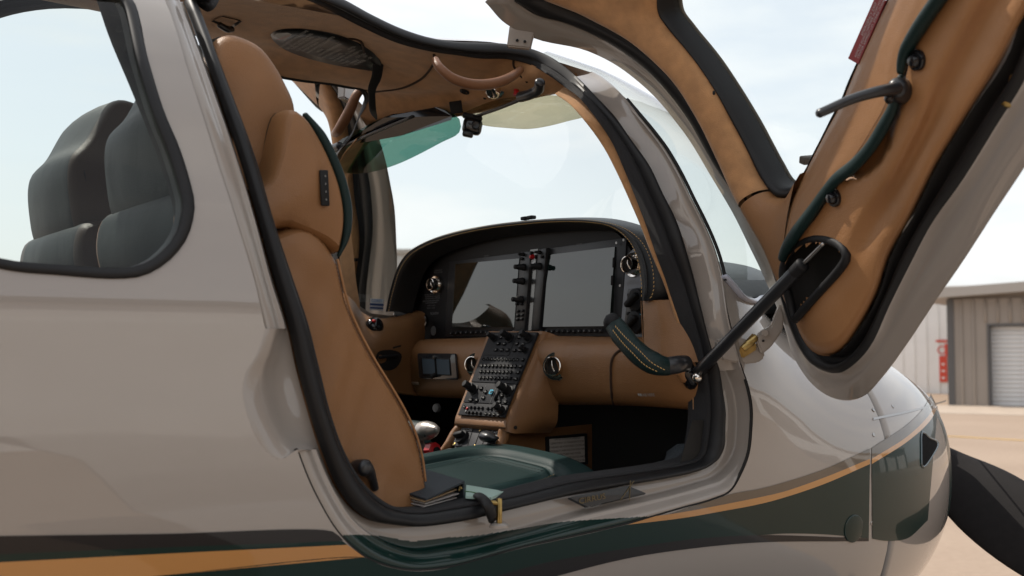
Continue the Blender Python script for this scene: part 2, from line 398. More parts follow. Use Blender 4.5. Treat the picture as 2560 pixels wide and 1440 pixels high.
# hangar seen to the right of the nose: its front stands on the ground along the line of its base
A = P(2372, 1013.5, z=0); Bq = P(2560, 1018, z=0)
ux = (Bq-A); ux[2] = 0; ux /= np.linalg.norm(ux); nrm = np.array([ux[1], -ux[0], 0]); 
if nrm@(CAM-A) < 0: nrm = -nrm
BH = np.stack([ux, np.array([0, 0, 1.]), nrm], 1)           # local x along the front, y up, z outwards
def hp(px, py): q = PL(px, py, A, nrm)-A; return np.array([q@ux, q[2]])
hg = empty('hangar', A)
def hloc(x, y, z): return ux*x+_z*y+nrm*z
W0, HT = 0., hp(2480, 746)[1]
gx0, gtop = hp(2473, 815)
gx1 = gx0+3.6
def hbox(name, x0, x1, y0, y1, z0, z1, m, bev=0, parent=None):
    return rbox(name, (x1-x0, y1-y0, z1-z0), BH, hloc((x0+x1)/2, (y0+y1)/2, (z0+z1)/2), m, parent or hg, bev)
LEN = 16.0
hbox('wall', .18, gx0-.06, 0, HT, -.3, 0, MET_T); hbox('wall', gx0-.06, gx1+.06, gtop+.06, HT, -.3, .001, MET_T); hbox('wall', gx1+.06, LEN, 0, HT, -.3, 0, MET_T)
hbox('side_wall', 0, .2, 0, HT, -12, -.3, MET_T)
hbox('corner_post', 0, .18, 0, HT, -.3, .04, MET_D)
rib = rbox_mesh('rib', (.07, 1, .05), .015, 1); rib.materials.append(MET_T)
for i in range(48):
    x = .38+i*.32
    y0 = gtop+.1 if gx0-.1 < x < gx1+.1 else 0
    o = link('rib', rib, None, hg); Bs = BH.copy(); Bs[:, 1] *= (HT-y0); setmw(o, Bs, hloc(x, (HT+y0)/2, .02))
fr = hbox('door_frame', gx0-.06, gx0, 0, gtop+.06, -.28, .035, MET_D); hbox('door_frame', gx1, gx1+.06, 0, gtop+.06, -.28, .035, MET_D); hbox('door_frame', gx0, gx1, gtop, gtop+.06, -.28, .035, MET_D)
slat = rbox_mesh('slat', (gx1-gx0, gtop/18-.012, .03), .012, 1); slat.materials.append(ROLL)
rd = hbox('rollup_door', gx0, gx1, 0, gtop, -.27, -.2, ROLL)
for i in range(18):
    o = link('slat', slat, None, hg); setmw(o, BH, hloc((gx0+gx1)/2, (i+.5)*gtop/18, -.185))
e0, e1 = hp(2330, 740), hp(2560, 720)
rs = .055
g4 = []
for zz in (.55, -12):
    row = []
    for x in (-.9, 7.5, LEN+.6):
        yb = HT+.02+rs*(x if x < 7.5 else 15-x)
        row.append(hloc(x, yb+.28, zz))
    g4.append(row)
top = np.array(g4); bot = top-np.array([0, 0, .26])
v = np.concatenate([top.reshape(-1, 3), bot.reshape(-1, 3)])
poly('roof', v, [(0, 1, 4, 3), (1, 2, 5, 4), (6, 9, 10, 7), (7, 10, 11, 8), (0, 6, 7, 1), (1, 7, 8, 2), (0, 3, 9, 6), (2, 8, 11, 5), (3, 4, 10, 9), (4, 5, 11, 10)], EAVE, hg, smooth=False)
gv = [hloc(0, HT, -.1), hloc(LEN, HT, -.1), hloc(LEN, HT+.15, -.1), hloc(7.5, HT+rs*7.5+.1, -.1), hloc(0, HT+.05, -.1)]
poly('gable', gv, [(0, 1, 2, 3, 4)], MET_T, hg, smooth=False)
tag(hg, 'taupe ribbed metal hangar with a white roll-up door', 'hangar')
# white building left of it, a little farther back
wb = empty('hangar', hloc(-6.2, 0, -9)+A)
def wbox(name, x0, x1, y0, y1, z0, z1, m, bev=0): return rbox(name, (x1-x0, y1-y0, z1-z0), BH, hloc((x0+x1)/2, (y0+y1)/2, (z0+z1)/2), m, wb, bev)
wbox('wall', 0, 6.8, 0, 3.55, -8, 0, MET_W); wbox('roof', -.3, 7.1, 3.552, 3.8, -8.3, .35, EAVE, .03)
for i in range(16): wbox('rib', .3+i*.42, .36+i*.42, 0, 3.55, .001, .04, MET_W)
def wp(px, py): q = PL(px, py, np.array(wb.location)+nrm*.08, nrm)-np.array(wb.location); return q@ux, q[2]
sx0, sy0 = wp(2349, 955); sx1, sy1 = wp(2367, 890); tx_, ty_ = wp(2360, 875)
wbox('sign_panel', sx0, sx1, sy0, sy1, .045, .07, REDS)
text('O', .45, BH, hloc(tx_-.08, ty_-.02, .05), REDS, wb, name='red_mark')
wbox('red_mark', tx_+.02, tx_+.12, ty_-.22, ty_+.22, .045, .06, REDS); wbox('red_mark', tx_-.28, tx_+.24, ty_+.28, ty_+.36, .045, .06, REDS)
for k in range(3): wbox('sign_bar', sx0+.08, sx1-.08, sy0+.12+.24*k, sy0+.18+.24*k, .071, .08, MET_W)
tag(wb, 'white metal building behind the taupe hangar, with red sign marks', 'hangar')
k = P(2376, 1034, z=0); k2 = P(2376, 1016, z=0)
kw = abs((k-A)@nrm)
o = poly('concrete_strip', [A+hloc(-8, .006, .02), A+hloc(LEN+20, .006, .02), A+hloc(LEN+20, .006, kw), A+hloc(-8, .006, kw)], [(0, 1, 2, 3)], CONC); tag(o, kind='structure')
a, b = P(2366, 1090, z=.006), P(2560, 1101, z=.006); dd = (b-a)/np.linalg.norm(b-a); pn = np.array([-dd[1], dd[0], 0])
o = poly('painted_line', [a-dd*14-pn*.07, a+dd*40-pn*.07, a+dd*40+pn*.07, a-dd*14+pn*.07], [(0, 1, 2, 3)], YEL); tag(o, kind='structure')
# corrugated hangar beyond the pilot side
A2 = P(700, 875, d=1); dirv = P(960, 875, d=46.)
c2 = np.array([dirv[0], dirv[1], 0]); hz = P(978, 636, d=46.)[2]
hg2 = empty('hangar', c2); yaw = R(-32)
B2 = np.stack([[math.cos(yaw), math.sin(yaw), 0], [0, 0, 1], [math.sin(yaw), -math.cos(yaw), 0]], 1).astype(float)
rbox('wall', (14, hz, .3), B2, (0, 0, hz/2), CORR, hg2, 0); rbox('end_wall', (.3, hz, 14), B2, B2@np.array([7.0, hz/2, -7.2]), CORR, hg2, 0)
rbox('end_wall', (.3, hz, 14), B2, B2@np.array([-7.0, hz/2, -7.2]), CORR, hg2, 0)
rbox('eave', (14.6, .22, .5), B2, (0, 0, hz+.112), EAVE, hg2, .03); rbox('roof', (14.6, .1, 14.6), B2, B2@np.array([0, hz+.18, -7.7]), EAVE, hg2, 0)
tag(hg2, 'long grey corrugated hangar seen past the instrument panel', 'hangar')
# hangars on the camera's side of the apron: only their reflections show in the photograph
HIN = mat('hangar_interior', (.06, .057, .054), .8)
h = empty('hangar', (-4, -15, 0)); HW, HD, HH = 22, 16, 6.5
rbox('back_wall', (HW, .3, HH), I3, (0, -HD, HH/2), HIN, h, 0)
for k in (-1, 1): rbox('side_wall', (.3, HD, HH), I3, (k*HW/2, -HD/2, HH/2), HIN, h, 0)
rbox('roof', (HW+.8, HD+.8, .3), I3, (0, -HD/2, HH+.152), HIN, h, 0); rbox('door_header', (HW, .25, 1.3), I3, (0, -.1, HH-.65), MET_W, h, 0)
for k, wd in ((-1, 4.5), (1, 5.5)): rbox('sliding_door', (wd, .15, HH-1.3), I3, (k*(HW/2-wd/2), .1, (HH-1.3)/2), MET_W, h, 0)
rbox('door_leaf', (1.2, .15, HH-1.3), I3, (1.5, .12, (HH-1.3)/2), MET_T, h, 0)
tag(h, 'white open hangar with a dark interior, mirrored in the rear fuselage side', 'hangar')
for i, (x, y, ln, ht, ya, mm, lb) in enumerate(((58, -23, 16, 5.5, 68, MET_D, 'dark hangar across the apron, mirrored in the engine cowl'), (46, -39, 30, 6.0, 50, MET_W, 'white hangar across the apron, mirrored in the fuselage ahead of the door'))):
    h = empty('hangar', (x, y, 0)); Bz = np.array(Matrix.Rotation(R(ya), 3, 'Z'))
    rbox('wall', (ln, 10, ht), Bz, (0, 0, ht/2), mm, h, 0); rbox('roof', (ln+.8, 10.8, .3), Bz, (0, 0, ht+.152), EAVE, h, 0)
    for q in range(3): rbox('door', (ln/4, .1, ht*.7), Bz, Bz@np.array([(q-1)*ln/3.2, 5.06, ht*.35]), MET_W if mm is MET_D else MET_T, h, 0)
    tag(h, lb, 'hangar')

#@@PLANE
# ------------------------------------------------------------------ the airplane
AP = empty('airplane', (0, 0, 0))
tag(AP, 'taupe light airplane with dark green and gold stripes, its cabin door open', 'airplane')
# door opening, station by station: skin edge, crease, outer edge of the rubber, inner edge of the trim (photo pixels)
ST = [((412, 0), (452, 0), (463, 0), (490, 0)), ((480, 210), (530, 210), (540, 210), (570, 210)), ((541, 400), (596, 400), (604, 400), (640, 400)),
 ((591, 555), (642, 555), (650, 555), (685, 555)), ((635, 700), (680, 700), (690, 700), (733, 700)), ((658, 800), (712, 800), (721, 800), (767, 800)),
 ((690, 930), (742, 930), (750, 930), (800, 930)), ((718, 1040), (770, 1040), (780, 1040), (828, 1040)), ((748, 1140), (800, 1140), (812, 1140), (866, 1140)),
 ((790, 1240), (842, 1232), (848, 1222), (915, 1215)), ((856, 1345), (889, 1301), (885, 1272), (945, 1243)), ((912, 1393), (936, 1338), (930, 1302), (975, 1262)),
 ((960, 1414), (983, 1364), (975, 1311), (1005, 1272)), ((1030, 1427), (1042, 1380), (1040, 1317), (1042, 1276)), ((1101, 1423), (1125, 1371), (1125, 1308), (1125, 1265)),
 ((1300, 1371), (1300, 1332), (1290, 1270), (1290, 1234)), ((1461, 1336), (1440, 1290), (1430, 1237), (1430, 1199)), ((1568, 1311), (1560, 1262), (1540, 1217), (1540, 1183)),
 ((1714, 1269), (1680, 1234), (1658, 1197), (1658, 1166)), ((1785, 1249), (1760, 1211), (1731, 1181), (1715, 1155)), ((1827, 1229), (1799, 1198), (1771, 1165), (1745, 1143)),
 ((1855, 1184), (1835, 1167), (1792, 1145), (1754, 1131)), ((1874, 1134), (1855, 1128), (1802, 1120), (1760, 1100)), ((1881, 1075), (1861, 1075), (1806, 1075), (1764, 1075)),
 ((1882, 1020), (1861, 1019), (1807, 1037), (1767, 1019)), ((1869, 955), (1850, 962), (1801, 981), (1764, 970)), ((1857, 921), (1835, 925), (1790, 925), (1752, 900)),
 ((1840, 860), (1822, 870), (1775, 876), (1745, 865)), ((1820, 780), (1800, 790), (1749, 775), (1718, 775)), ((1808, 700), (1785, 710), (1730, 700), (1696, 707)),
 ((1790, 632), (1765, 635), (1708, 628), (1666, 635)), ((1763, 566), (1740, 565), (1681, 550), (1634, 552)), ((1728, 496), (1705, 495), (1650, 488), (1606, 488)),
 ((1697, 433), (1675, 430), (1615, 414), (1572, 414)), ((1658, 367), (1636, 365), (1572, 348), (1540, 354)), ((1596, 289), (1580, 292), (1529, 285), (1500, 298))]
FAR = -.10                                 # the far side sits a little farther aft in the photograph
NB = 27                                    # stations before the front pillar
rows = []
for a, b, c, d in ST:
    rows.append([hit(*a, 0), hit(*b, .022), hit(*c, .038), hit(*d, .052)])
def top(px2, py2, px3, py3, y):            # the cut in the roof: rubber edge and trim edge; the skin edge lies above, nearer the centreline
    c = P(px2, py2, y=y); d = P(px3, py3, y=y+.012)
    return [c+np.array([0, .06, .02]), c+np.array([0, .035, .014]), c, d]
rows.append([P(1531, 218, y=-.44), P(1520, 225, y=-.442), P(1480, 231, y=-.45), P(1458, 250, y=-.435)])
rows.append([P(1475, 180, y=-.36), P(1468, 186, y=-.365), P(1440, 190, y=-.385), P(1418, 222, y=-.375)])
for a in ((1385, 148, 1365, 184, -.325), (1328, 124, 1320, 160, -.27), (1266, 113, 1270, 148, -.235), (1200, 110, 1200, 146, -.215), (1150, 108, 1150, 139, -.21), (1078, 97, 1074, 128, -.21), (1006, 74, 990, 106, -.215), (933, 40, 905, 68, -.225), (857, 0, 815, 22, -.24)):
    rows.append(top(*a))
for c in ((-.68, -.25, 2.215), (-.80, -.29, 2.205), (-.88, -.35, 2.165), (-.92, -.40, 2.12)):
    c = np.array(c); rows.append([c+np.array([-.03, .045, .03]), c+np.array([-.02, .03, .018]), c, c+np.array([.02, .0, -.022])])
rows.append(rows[0])
RW = keyspline(rows, 6)                    # N x 4 x 3
NS = RW.shape[0]; iP = 26*6                # start of the front pillar
ITOP = 35*6
# --- fuselage side with window hole
WO = [(327, -6), (370, 150), (410, 280), (450, 375), (480, 475), (486, 510), (482, 550), (465, 600), (425, 650), (390, 675), (350, 692), (280, 697), (150, 688), (0, 672)]
WI = [(299, -6), (343, 150), (383, 280), (424, 385), (452, 478), (458, 510), (454, 545), (438, 590), (402, 632), (370, 654), (335, 666), (280, 669), (150, 661), (0, 645)]
wo = [hit(*p) for p in WO]; wi = [hit(*p) for p in WI]
far = [(-1.42, 1.70), (-1.60, 1.745), (-1.72, 1.82), (-1.74, 1.92), (-1.66, 2.02), (-1.45, 2.07), (-1.2, 2.085), (-1.06, 2.08)]
fc = np.array([-1.35, 1.86])
wo3 = spline([*wo, *[onhull(*p) for p in far]], 120, True)
def shrink(p, k): q = np.array([p[0], p[2]]); q = q+(fc-q)/np.linalg.norm(fc-q)*k; return onhull(q[0], q[1])
wi3 = spline([*wi, *[shrink(onhull(*p), .017) for p in far]], 120, True)
skin = [(-2.7, .80), (-1.5, .80), (-.6, .80), (.1, .80), (.468, .80)]
fz = np.linspace(.86, 1.615, 12); skin += [(.468, z) for z in fz]
E0x = RW[:29*6+1, 0]
wbase = [hit(1852, 741), hit(1879, 752)]
skin += [(.36, 1.655), (.22, 1.67)]+[(wbase[1][0], wbase[1][2]), (wbase[0][0], wbase[0][2])]
SCL = spline([RW[31, 0], *[hit(*p) for p in ((640, 888), (612, 935), (606, 985), (615, 1030), (635, 1085), (660, 1125), (700, 1148))], RW[47, 0]], 24)
skin += [(p[0], p[2]) for p in E0x[:46:-1]]+[(p[0], p[2]) for p in SCL[-2:0:-1]]+[(p[0], p[2]) for p in E0x[31::-1]]
skin += [(-1.0, 2.12), (-1.6, 2.12), (-2.7, 2.12)]
sk = cdt_patch('fuselage', skin, [[(p[0], p[2]) for p in wo3[::2]]], .035, TAUPE, AP, lambda x, z: onhull(x, z), hulln)
# roof and tail cone top, closing the shell
rr = []
def xf(x): return x-.27*sstep((x+1.7)/.6)
for x in np.linspace(-2.7, -.985, 10):
    rr.append([np.array([x, -Ycab(z), z]) for z in (2.12, 2.145, 2.17, 2.195, 2.215)]+[np.array([x, 0, 2.235])]+[np.array([xf(x), Ycab(z), z]) for z in (2.215, 2.195, 2.17, 2.145, 2.12)])
grid('roof', rr, TAUPE, AP)
ir = [i for i in range(36*6, 46*6+1, 3)]
rr = []
for i in ir:
    e = RW[i, 0]; a = np.linspace(-1, 1, 13)
    rr.append([np.array([e[0]+(FAR*u if u > 0 else 0), e[1]*abs(u)*(1 if u < 0 else -1), e[2]+.03*(1-u*u)+(.07*u*sstep((-.42-e[0])/.3) if u > 0 else 0)]) for u in a])
for x in (-.72, -.8, -.9, -1.0): rr.append([np.array([x+((FAR-.12)*u if u > 0 else 0), (.17 if u < 0 else .13)*u, 2.215+.02*(1-u*u)+(.07*u if u > 0 else 0)]) for u in np.linspace(-1, 1, 13)])
grid('roof', rr, TAUPE, AP)
# --- painted stripes, laid on the skin
def strip(name, up, lo, m, nu=46, nv=6, off=-.0012, x1=None):
    a = spline(up, nu); b = spline(lo, nu); g = []
    for i in range(nu):
        g.append([hit(*(a[i]*(1-t)+b[i]*t), off) for t in np.linspace(0, 1, nv)])
    return grid(name, g, m, sk)
strip('black_stripe', [(-60, 1341), (400, 1335), (833, 1329), (848, 1340)], [(-60, 1388), (400, 1369), (855, 1352), (858, 1351)], BLACKP)
strip('green_stripe', [(-60, 1388), (400, 1369), (855, 1352)], [(-60, 1409), (400, 1385), (868, 1362)], GREEN)
strip('gold_stripe', [(-60, 1409), (400, 1385), (868, 1362)], [(-60, 1478), (389, 1440), (911, 1393)], GOLD)
strip('green_stripe', [(-60, 1478), (389, 1440), (911, 1393), (930, 1402)], [(-60, 1560), (389, 1540), (911, 1530), (930, 1528)], GREEN)
strip('green_stripe', [(930, 1402), (960, 1415), (1030, 1428), (1101, 1424), (1300, 1372), (1461, 1337), (1568, 1312)], [(930, 1528), (960, 1528), (1030, 1515), (1101, 1485), (1259, 1435), (1377, 1404), (1574, 1370)], GREEN)
strip('green_stripe', [(1568, 1312), (1714, 1294), (1900, 1260), (1960, 1244), (2063, 1209), (2175, 1160)], [(1574, 1370), (1742, 1347), (1900, 1338), (1960, 1334), (2063, 1336), (2172, 1346)], GREEN)
strip('gold_stripe', [(1640, 1290), (1672, 1286), (1785, 1266), (1900, 1243), (1960, 1229), (2063, 1193), (2175, 1147)], [(1568, 1312), (1714, 1294), (1800, 1279), (1900, 1260), (1960, 1244), (2063, 1209), (2175, 1160)], GOLD)
strip('bronze_stripe', [(1730, 1266), (1790, 1248), (1825, 1236), (1900, 1222), (1960, 1206), (2063, 1172), (2175, 1121)], [(1672, 1286), (1740, 1275), (1800, 1263), (1900, 1243), (1960, 1229), (2063, 1193), (2175, 1147)], BROWN)
strip('black_stripe', [(930, 1528), (1101, 1485), (1259, 1435), (1377, 1404), (1574, 1370), (1742, 1347), (1900, 1338), (2172, 1346)], [(930, 1560), (1101, 1530), (1270, 1478), (1394, 1440), (1574, 1395), (1742, 1370), (1900, 1356), (2172, 1353)], BLACKP)
# --- rebate of the door opening: rail, crease, jamb
def prof(r, off_mid=.5):
    e0, e1, e2 = r[0], r[1], r[2]; n = np.cross(e2-e0, np.array([1., .2, 0])); out = np.array([0, -1., .0])
    e0i = e0-out*.010
    return [e0i+(e0-e1)*.02, e0i*.97+e1*.03-out*-.006, e0*.88+e1*.12-out*.0, e0*.62+e1*.38+out*.003, e0*.30+e1*.70-out*.001, e0*.10+e1*.90+out*.001, e0*.03+e1*.97-out*.003, e1*.97+e2*.03-out*.014, e1*.90+e2*.10-out*.018, e1*.5+e2*.5-out*.014, e2-out*.012]
def gp(p):
    v = p-CAM; d = v@FW; return 1280+F*(v@RT)/d, 720-F*(v@UP)/d
CUT = spline([(852, 1338), (905, 1337), (960, 1341), (1030, 1353), (1101, 1345), (1180, 1340), (1300, 1322), (1396, 1306), (1500, 1298), (1606, 1292), (1640, 1292)], 60)
def jm(p):
    x, y = gp(p)
    return 1 if 852 < x < 1640 and y > np.interp(x, CUT[:, 0], CUT[:, 1]) else 0
def jambgrid(i0, i1):
    jg = np.stack([spline(prof(RW[i]), 64) for i in range(i0, i1+1)])
    fine = np.array([np.array([np.interp(np.linspace(0, 1, 4*len(jg)), np.linspace(0, 1, len(jg)), jg[:, j, k]) for k in range(3)]).T for j in range(jg.shape[1])]).transpose(1, 0, 2)
    return grid('door_jamb', fine, [TAUPE2, GREEN], AP, matfn=jm)
jamb0 = jambgrid(0, 31); jamb = jambgrid(47, iP)
gap = tube('door_gap', [RW[i, 0]+np.array([0, .004, 0])+(RW[i, 1]-RW[i, 0])*.02 for i in range(47, iP-4)], .0030, DARK, jamb, n=6, resm=False)
tube('door_gap', [RW[i, 0]+np.array([0, .004, 0])+(RW[i, 1]-RW[i, 0])*.02 for i in range(0, 31)], .0018, TAUPE2, jamb0, n=6, resm=False)
# --- front pillar between rubber and windshield
pg = []
for i in range(iP, 37*6+1):
    e0, e1, e2 = RW[i, 0], RW[i, 1], RW[i, 2]; o_ = np.array([.3, -1, .15]); o_ /= np.linalg.norm(o_)
    k = min(1, (i-iP)/18)
    e0i = e0+np.array([0, .010, 0])*(1-k)
    pg.append(spline([e0i-o_*.004*k, e0*.9+e1*.1+o_*.001*k, e0*.55+e1*.45+o_*.010*k, e1*.95+e2*.05+o_*.004*k, e1*.6+e2*.4-o_*(.004*k+.010*(1-k)), e2-o_*(.012*(1-k)+.010*k)], 18))
pillar = grid('windshield_pillar', pg, TAUPE, AP)
# --- rubber seal: a round bulb, and the fabric-faced trim behind it
sg, tg = [], []
for i in range(NS-1):
    e2, e3 = RW[i, 2], RW[i, 3]; kb = sstep((i-32*6)/42)*(1-sstep((i-47*6)/18)); o_ = np.array([0, -1.+.4*kb, -.6*kb])
    w_ = e3-e2; L_ = np.linalg.norm(w_); 
    k = min(1, max(0, (i-24*6)/60)); cut = .62 if i > 15*6 else .78
    cut = .80-.25*k
    ring = []
    for a in np.linspace(-.35, 1.35, 15):
        an = math.pi*(1-a); t_ = (1+math.cos(an))/2*cut
        ring.append(e2+w_*t_+o_*(math.sin(math.pi*a)*min(.020, L_*.55)))
    sg.append(ring)
    tg.append([e2+w_*(cut-.06)-o_*.004, e2+w_*cut+o_*.003, e2+w_*(cut*.5+.5)+o_*.004, e3+o_*.001, e3-o_*.008, e3-o_*(.05-.036*k)])
seal = grid('door_seal', sg, RUBBER, AP, cu=True)
trim = grid('door_edge_trim', tg, FUZZ, AP, cu=True)
# join in the seal at the latch, with its pin
jp = P(1222, 1262, y=-.652)
tube('seal_clip', [P(1196, 1240, y=-.612), P(1205, 1246, y=-.648), P(1219, 1262, y=-.664), P(1228, 1285, y=-.66), P(1232, 1296, y=-.645)], .0075, RUBBER, seal, flat=(1.25, .8))
pb = P(1248, 1312, y=-.655)
pin = lathe('latch_pin', [(.007, 0), (.007, .002), (.0048, .003), (.0048, .040), (.0038, .042)], pb, (0, 0, 1), BRASS, AP, 16)
lathe('washer', [(.016, -.004), (.016, 0), (.012, .003), (.009, .003)], (0, 0, 0), (0, 0, 1), TAUPE2, pin)
wlocal(tube('pin_arm', [P(1249, 1259, y=-.655), P(1225, 1257, y=-.648)], .0045, BRASS, pin), pin)
# sill plate
c4 = [hit(1420, 1252, .026), hit(1566, 1222, .026), hit(1612, 1241, .022), hit(1465, 1275, .022)]
pl = poly('sill_plate', [p+np.array([0, -.003, .006]) for p in c4]+[p+np.array([0, .001, .003]) for p in c4], [(0, 1, 2, 3), (4, 7, 6, 5), (0, 4, 5, 1), (1, 5, 6, 2), (2, 6, 7, 3), (3, 7, 4, 0)], mat('sill_plate', (.012, .017, .022), .25), AP, smooth=False)
ex = (c4[1]-c4[0]); ex /= np.linalg.norm(ex); nn = np.cross(ex, c4[0]-c4[3]); nn /= np.linalg.norm(nn); nn = nn if nn@(CAM-c4[0]) > 0 else -nn
GOLDP = mat('gold_print', (.12, .085, .03), .4, metal=.4)
BP = np.stack([ex, np.cross(nn, ex), nn], 1)
cm = sum(c4)/4+np.array([0, -.003, .006])
text('CIRRUS', .0135, BP, cm-ex*.035+nn*.001, GOLDP, pl, sx=1.3)
text('AIRCRAFT', .006, BP, cm-ex*.035-BP[:, 1]*.013+nn*.001, GREYP, pl, sx=1.3)
for k in ((.025, -.012, .06, .016), (.045, -.016, .052, .018)):
    tube('gold_line', [cm+ex*k[0]+BP[:, 1]*k[1]+nn*.001, cm+ex*k[2]+BP[:, 1]*k[3]+nn*.001], .0007, GOLDP, pl, n=5)
# finger scoop behind the opening: a hollow running from the skin into the jamb
sgd = []
for v_ in np.linspace(0, 1, 40):
    i = 31+v_*16; i0 = int(i); f_ = i-i0
    r = RW[min(i0, 46)]*(1-f_)+RW[min(i0+1, 47)]*f_ if i0 < 47 else RW[47]
    lft = np.array([np.interp(v_, np.linspace(0, 1, 24), SCL[:, k]) for k in range(3)])
    if True:                                   # left rim at the same height
        zz_ = r[0][2]; lft = SCL[int(round(v_*23))] if v_ in (0, 1) else lft
    rgt = r[2]+np.array([0, .012, 0]); dR = rgt[1]+Y(rgt[0], rgt[2])
    fade = max(0, math.sin(math.pi*v_))**.55
    row = []
    for u in np.linspace(0, 1, 30):
        q = lft*(1-u)+rgt*u
        dp = .018*fade*sstep(u/.55)*(1-sstep((u-.55)/.45))+dR*sstep((u-.25)/.75)**1.0
        row.append(np.array([q[0], -Y(q[0], q[2])+max(dp, 0), q[2]]))
    sgd.append(row)
scoop = grid('finger_scoop', sgd, TAUPE2, sk)
# --- rear window
def ringgrid(a, b, offa, offm): return [[p+np.array([0, offa, 0]) for p in a], [p*.97+q*.03+np.array([0, offm, 0]) for p, q in zip(a, b)], [p*.5+q*.5+np.array([0, offm*1.1, 0]) for p, q in zip(a, b)], [q*.97+p*.03+np.array([0, offm, 0]) for p, q in zip(a, b)], [q+np.array([0, .006, 0]) for q in b], [q+np.array([0, .03, 0]) for q in b]]
win = cdt_patch('rear_window', [(p[0], p[2]) for p in wi3[::2]], [], .06, WGLASS, AP, lambda x, z: onhull(x, z, .004), hulln)
wf = grid('window_seal', ringgrid(wo3, wi3, .0, -.003), RUBBER, win, cv=True)
# thick slotted frame inside the window, towards the door post
fo = [hit(*p, .07) for p in ((315, -20), (352, 130), (392, 262), (430, 365), (462, 470), (476, 560), (470, 640))]
fi = [hit(*p, .09) for p in ((252, -20), (290, 90), (345, 220), (395, 345), (432, 450), (452, 530), (455, 620))]
frm = loft('window_frame', [[p+np.array([.02, -.02, 0]) for p in fo], fo, fi, [p+np.array([0, .03, 0]) for p in fi]], BLACK, AP, nu=40)
a_, b_ = spline(fo, 23), spline(fi, 23)
for i in range(1, 22, 2):
    q = (a_[i]+b_[i])/2; d_ = b_[i]-a_[i]; L_ = np.linalg.norm(d_); up_ = a_[i+1]-a_[i-1]; up_ /= np.linalg.norm(up_)
    BB = basis(np.cross(d_, up_), d_); rbox('slot', (L_*.7, .016, .006), BB, q-np.array([0, .003, 0]), DARK, frm, .002, 1)
# --- cowl
def cow_o(x, z): return np.array([x, -Ycowl(x, z), z])
xs = np.r_[np.linspace(.474, .85, 16), np.linspace(.86, 1.24, 60)]
cg = []
for x in xs:
    s = sstep(x/.42)
    topz = np.interp(x, [0, .2, .5, .8, 1.1, 1.35, 1.5], [1.74, 1.70, 1.64, 1.585, 1.50, 1.38, 1.26]); botz = np.interp(x, [0, .4, .7, 1.0, 1.3, 1.5], [.70, .74, .80, .90, 1.04, 1.2])
    row = []
    for a in np.linspace(0, math.pi, 121):
        up_ = math.cos(a); z = 1.24+(topz-1.24)*np.sign(up_)*abs(up_)**.9 if up_ > 0 else 1.24+(1.24-botz)*-abs(up_)**.95
        row.append(np.array([x, -Ycowl(x, z) if 0 < a < math.pi else 0, z]))
    full = row+[np.array([p[0], -p[1], p[2]]) for p in row[-2:0:-1]]
    cg.append(full)
GCUT = np.array([(2176, 1160), (2268, 1103), (2322, 1054), (2345, 1018), (2362, 985), (2420, 900)])
def cwm(p):
    x, y = gp(p)
    if p[0] < .86 or x < 2290: return 0
    return 1 if np.interp(x, GCUT[:, 0], GCUT[:, 1]) < y < 1330-(x-2290)*.55 else 0
cowl = grid('cowl', cg, [TAUPE, GREEN], AP, cv=True, caps=True, matfn=cwm)
ring = [np.array([.471, p[1]*.985, 1.24+(p[2]-1.24)*.985]) for p in cg[0]]
poly('firewall', ring, [tuple(range(len(ring)))], DARK, AP, smooth=False)
# deck between cowl and windshield
dk = []
for x in (.05, .16, .27, .38, .47):
    zt = np.interp(x, [0, .47], [1.70, 1.642]); zs_ = np.interp(x, [0, .2, .47], [1.64, 1.655, 1.61]); ys_ = Y(x, zs_)
    dk.append([np.array([x, -ys_*math.cos(a), zs_+(zt-zs_)*math.sin(a)]) for a in np.linspace(0, math.pi, 25)])
grid('cowl_deck', dk, TAUPE, AP)
def cstrip(name, up, lo, m, nv=4):
    a = spline(up, 40); b = spline(lo, 40)
    def h(q):
        p = hit(*q, 0, (1.6, 4.2)); return p+np.array([.0006, -.0012, 0])
    return grid(name, [[h(a[i]*(1-t)+b[i]*t) for t in np.linspace(0, 1, nv)] for i in range(40)], m, cowl)
cstrip('bronze_stripe', [(2178, 1120), (2268, 1060), (2309, 1018), (2326, 985)], [(2178, 1147), (2268, 1090), (2320, 1039), (2338, 1008)], BROWN)
cstrip('gold_stripe', [(2178, 1147), (2268, 1090), (2320, 1039), (2338, 1008)], [(2178, 1160), (2268, 1103), (2322, 1054), (2343, 1018)], GOLD)
cstrip('green_stripe', [(2178, 1160), (2268, 1103), (2322, 1054), (2343, 1018)], [(2180, 1347), (2215, 1352), (2268, 1345), (2318, 1300)], GREEN, 16)
cstrip('trim_strip', [(2182, 1044), (2280, 1024), (2364, 1000)], [(2182, 1050), (2280, 1029), (2364, 1004)], STEEL)
sm = lathe_mesh('screw', [(.0045, 0), (.0045, .0008), (.0035, .0012), (.0012, .0006)], 10); sm.materials.append(STEEL)
for px, py in ((2184, 1025), (2232, 1016), (2184, 1087), (2180, 1308)):
    p = hit(px, py); o = link('screw', sm, None, cowl); setmw(o, basis(hulln(p[0], p[2]), (1, 0, 0)), p)
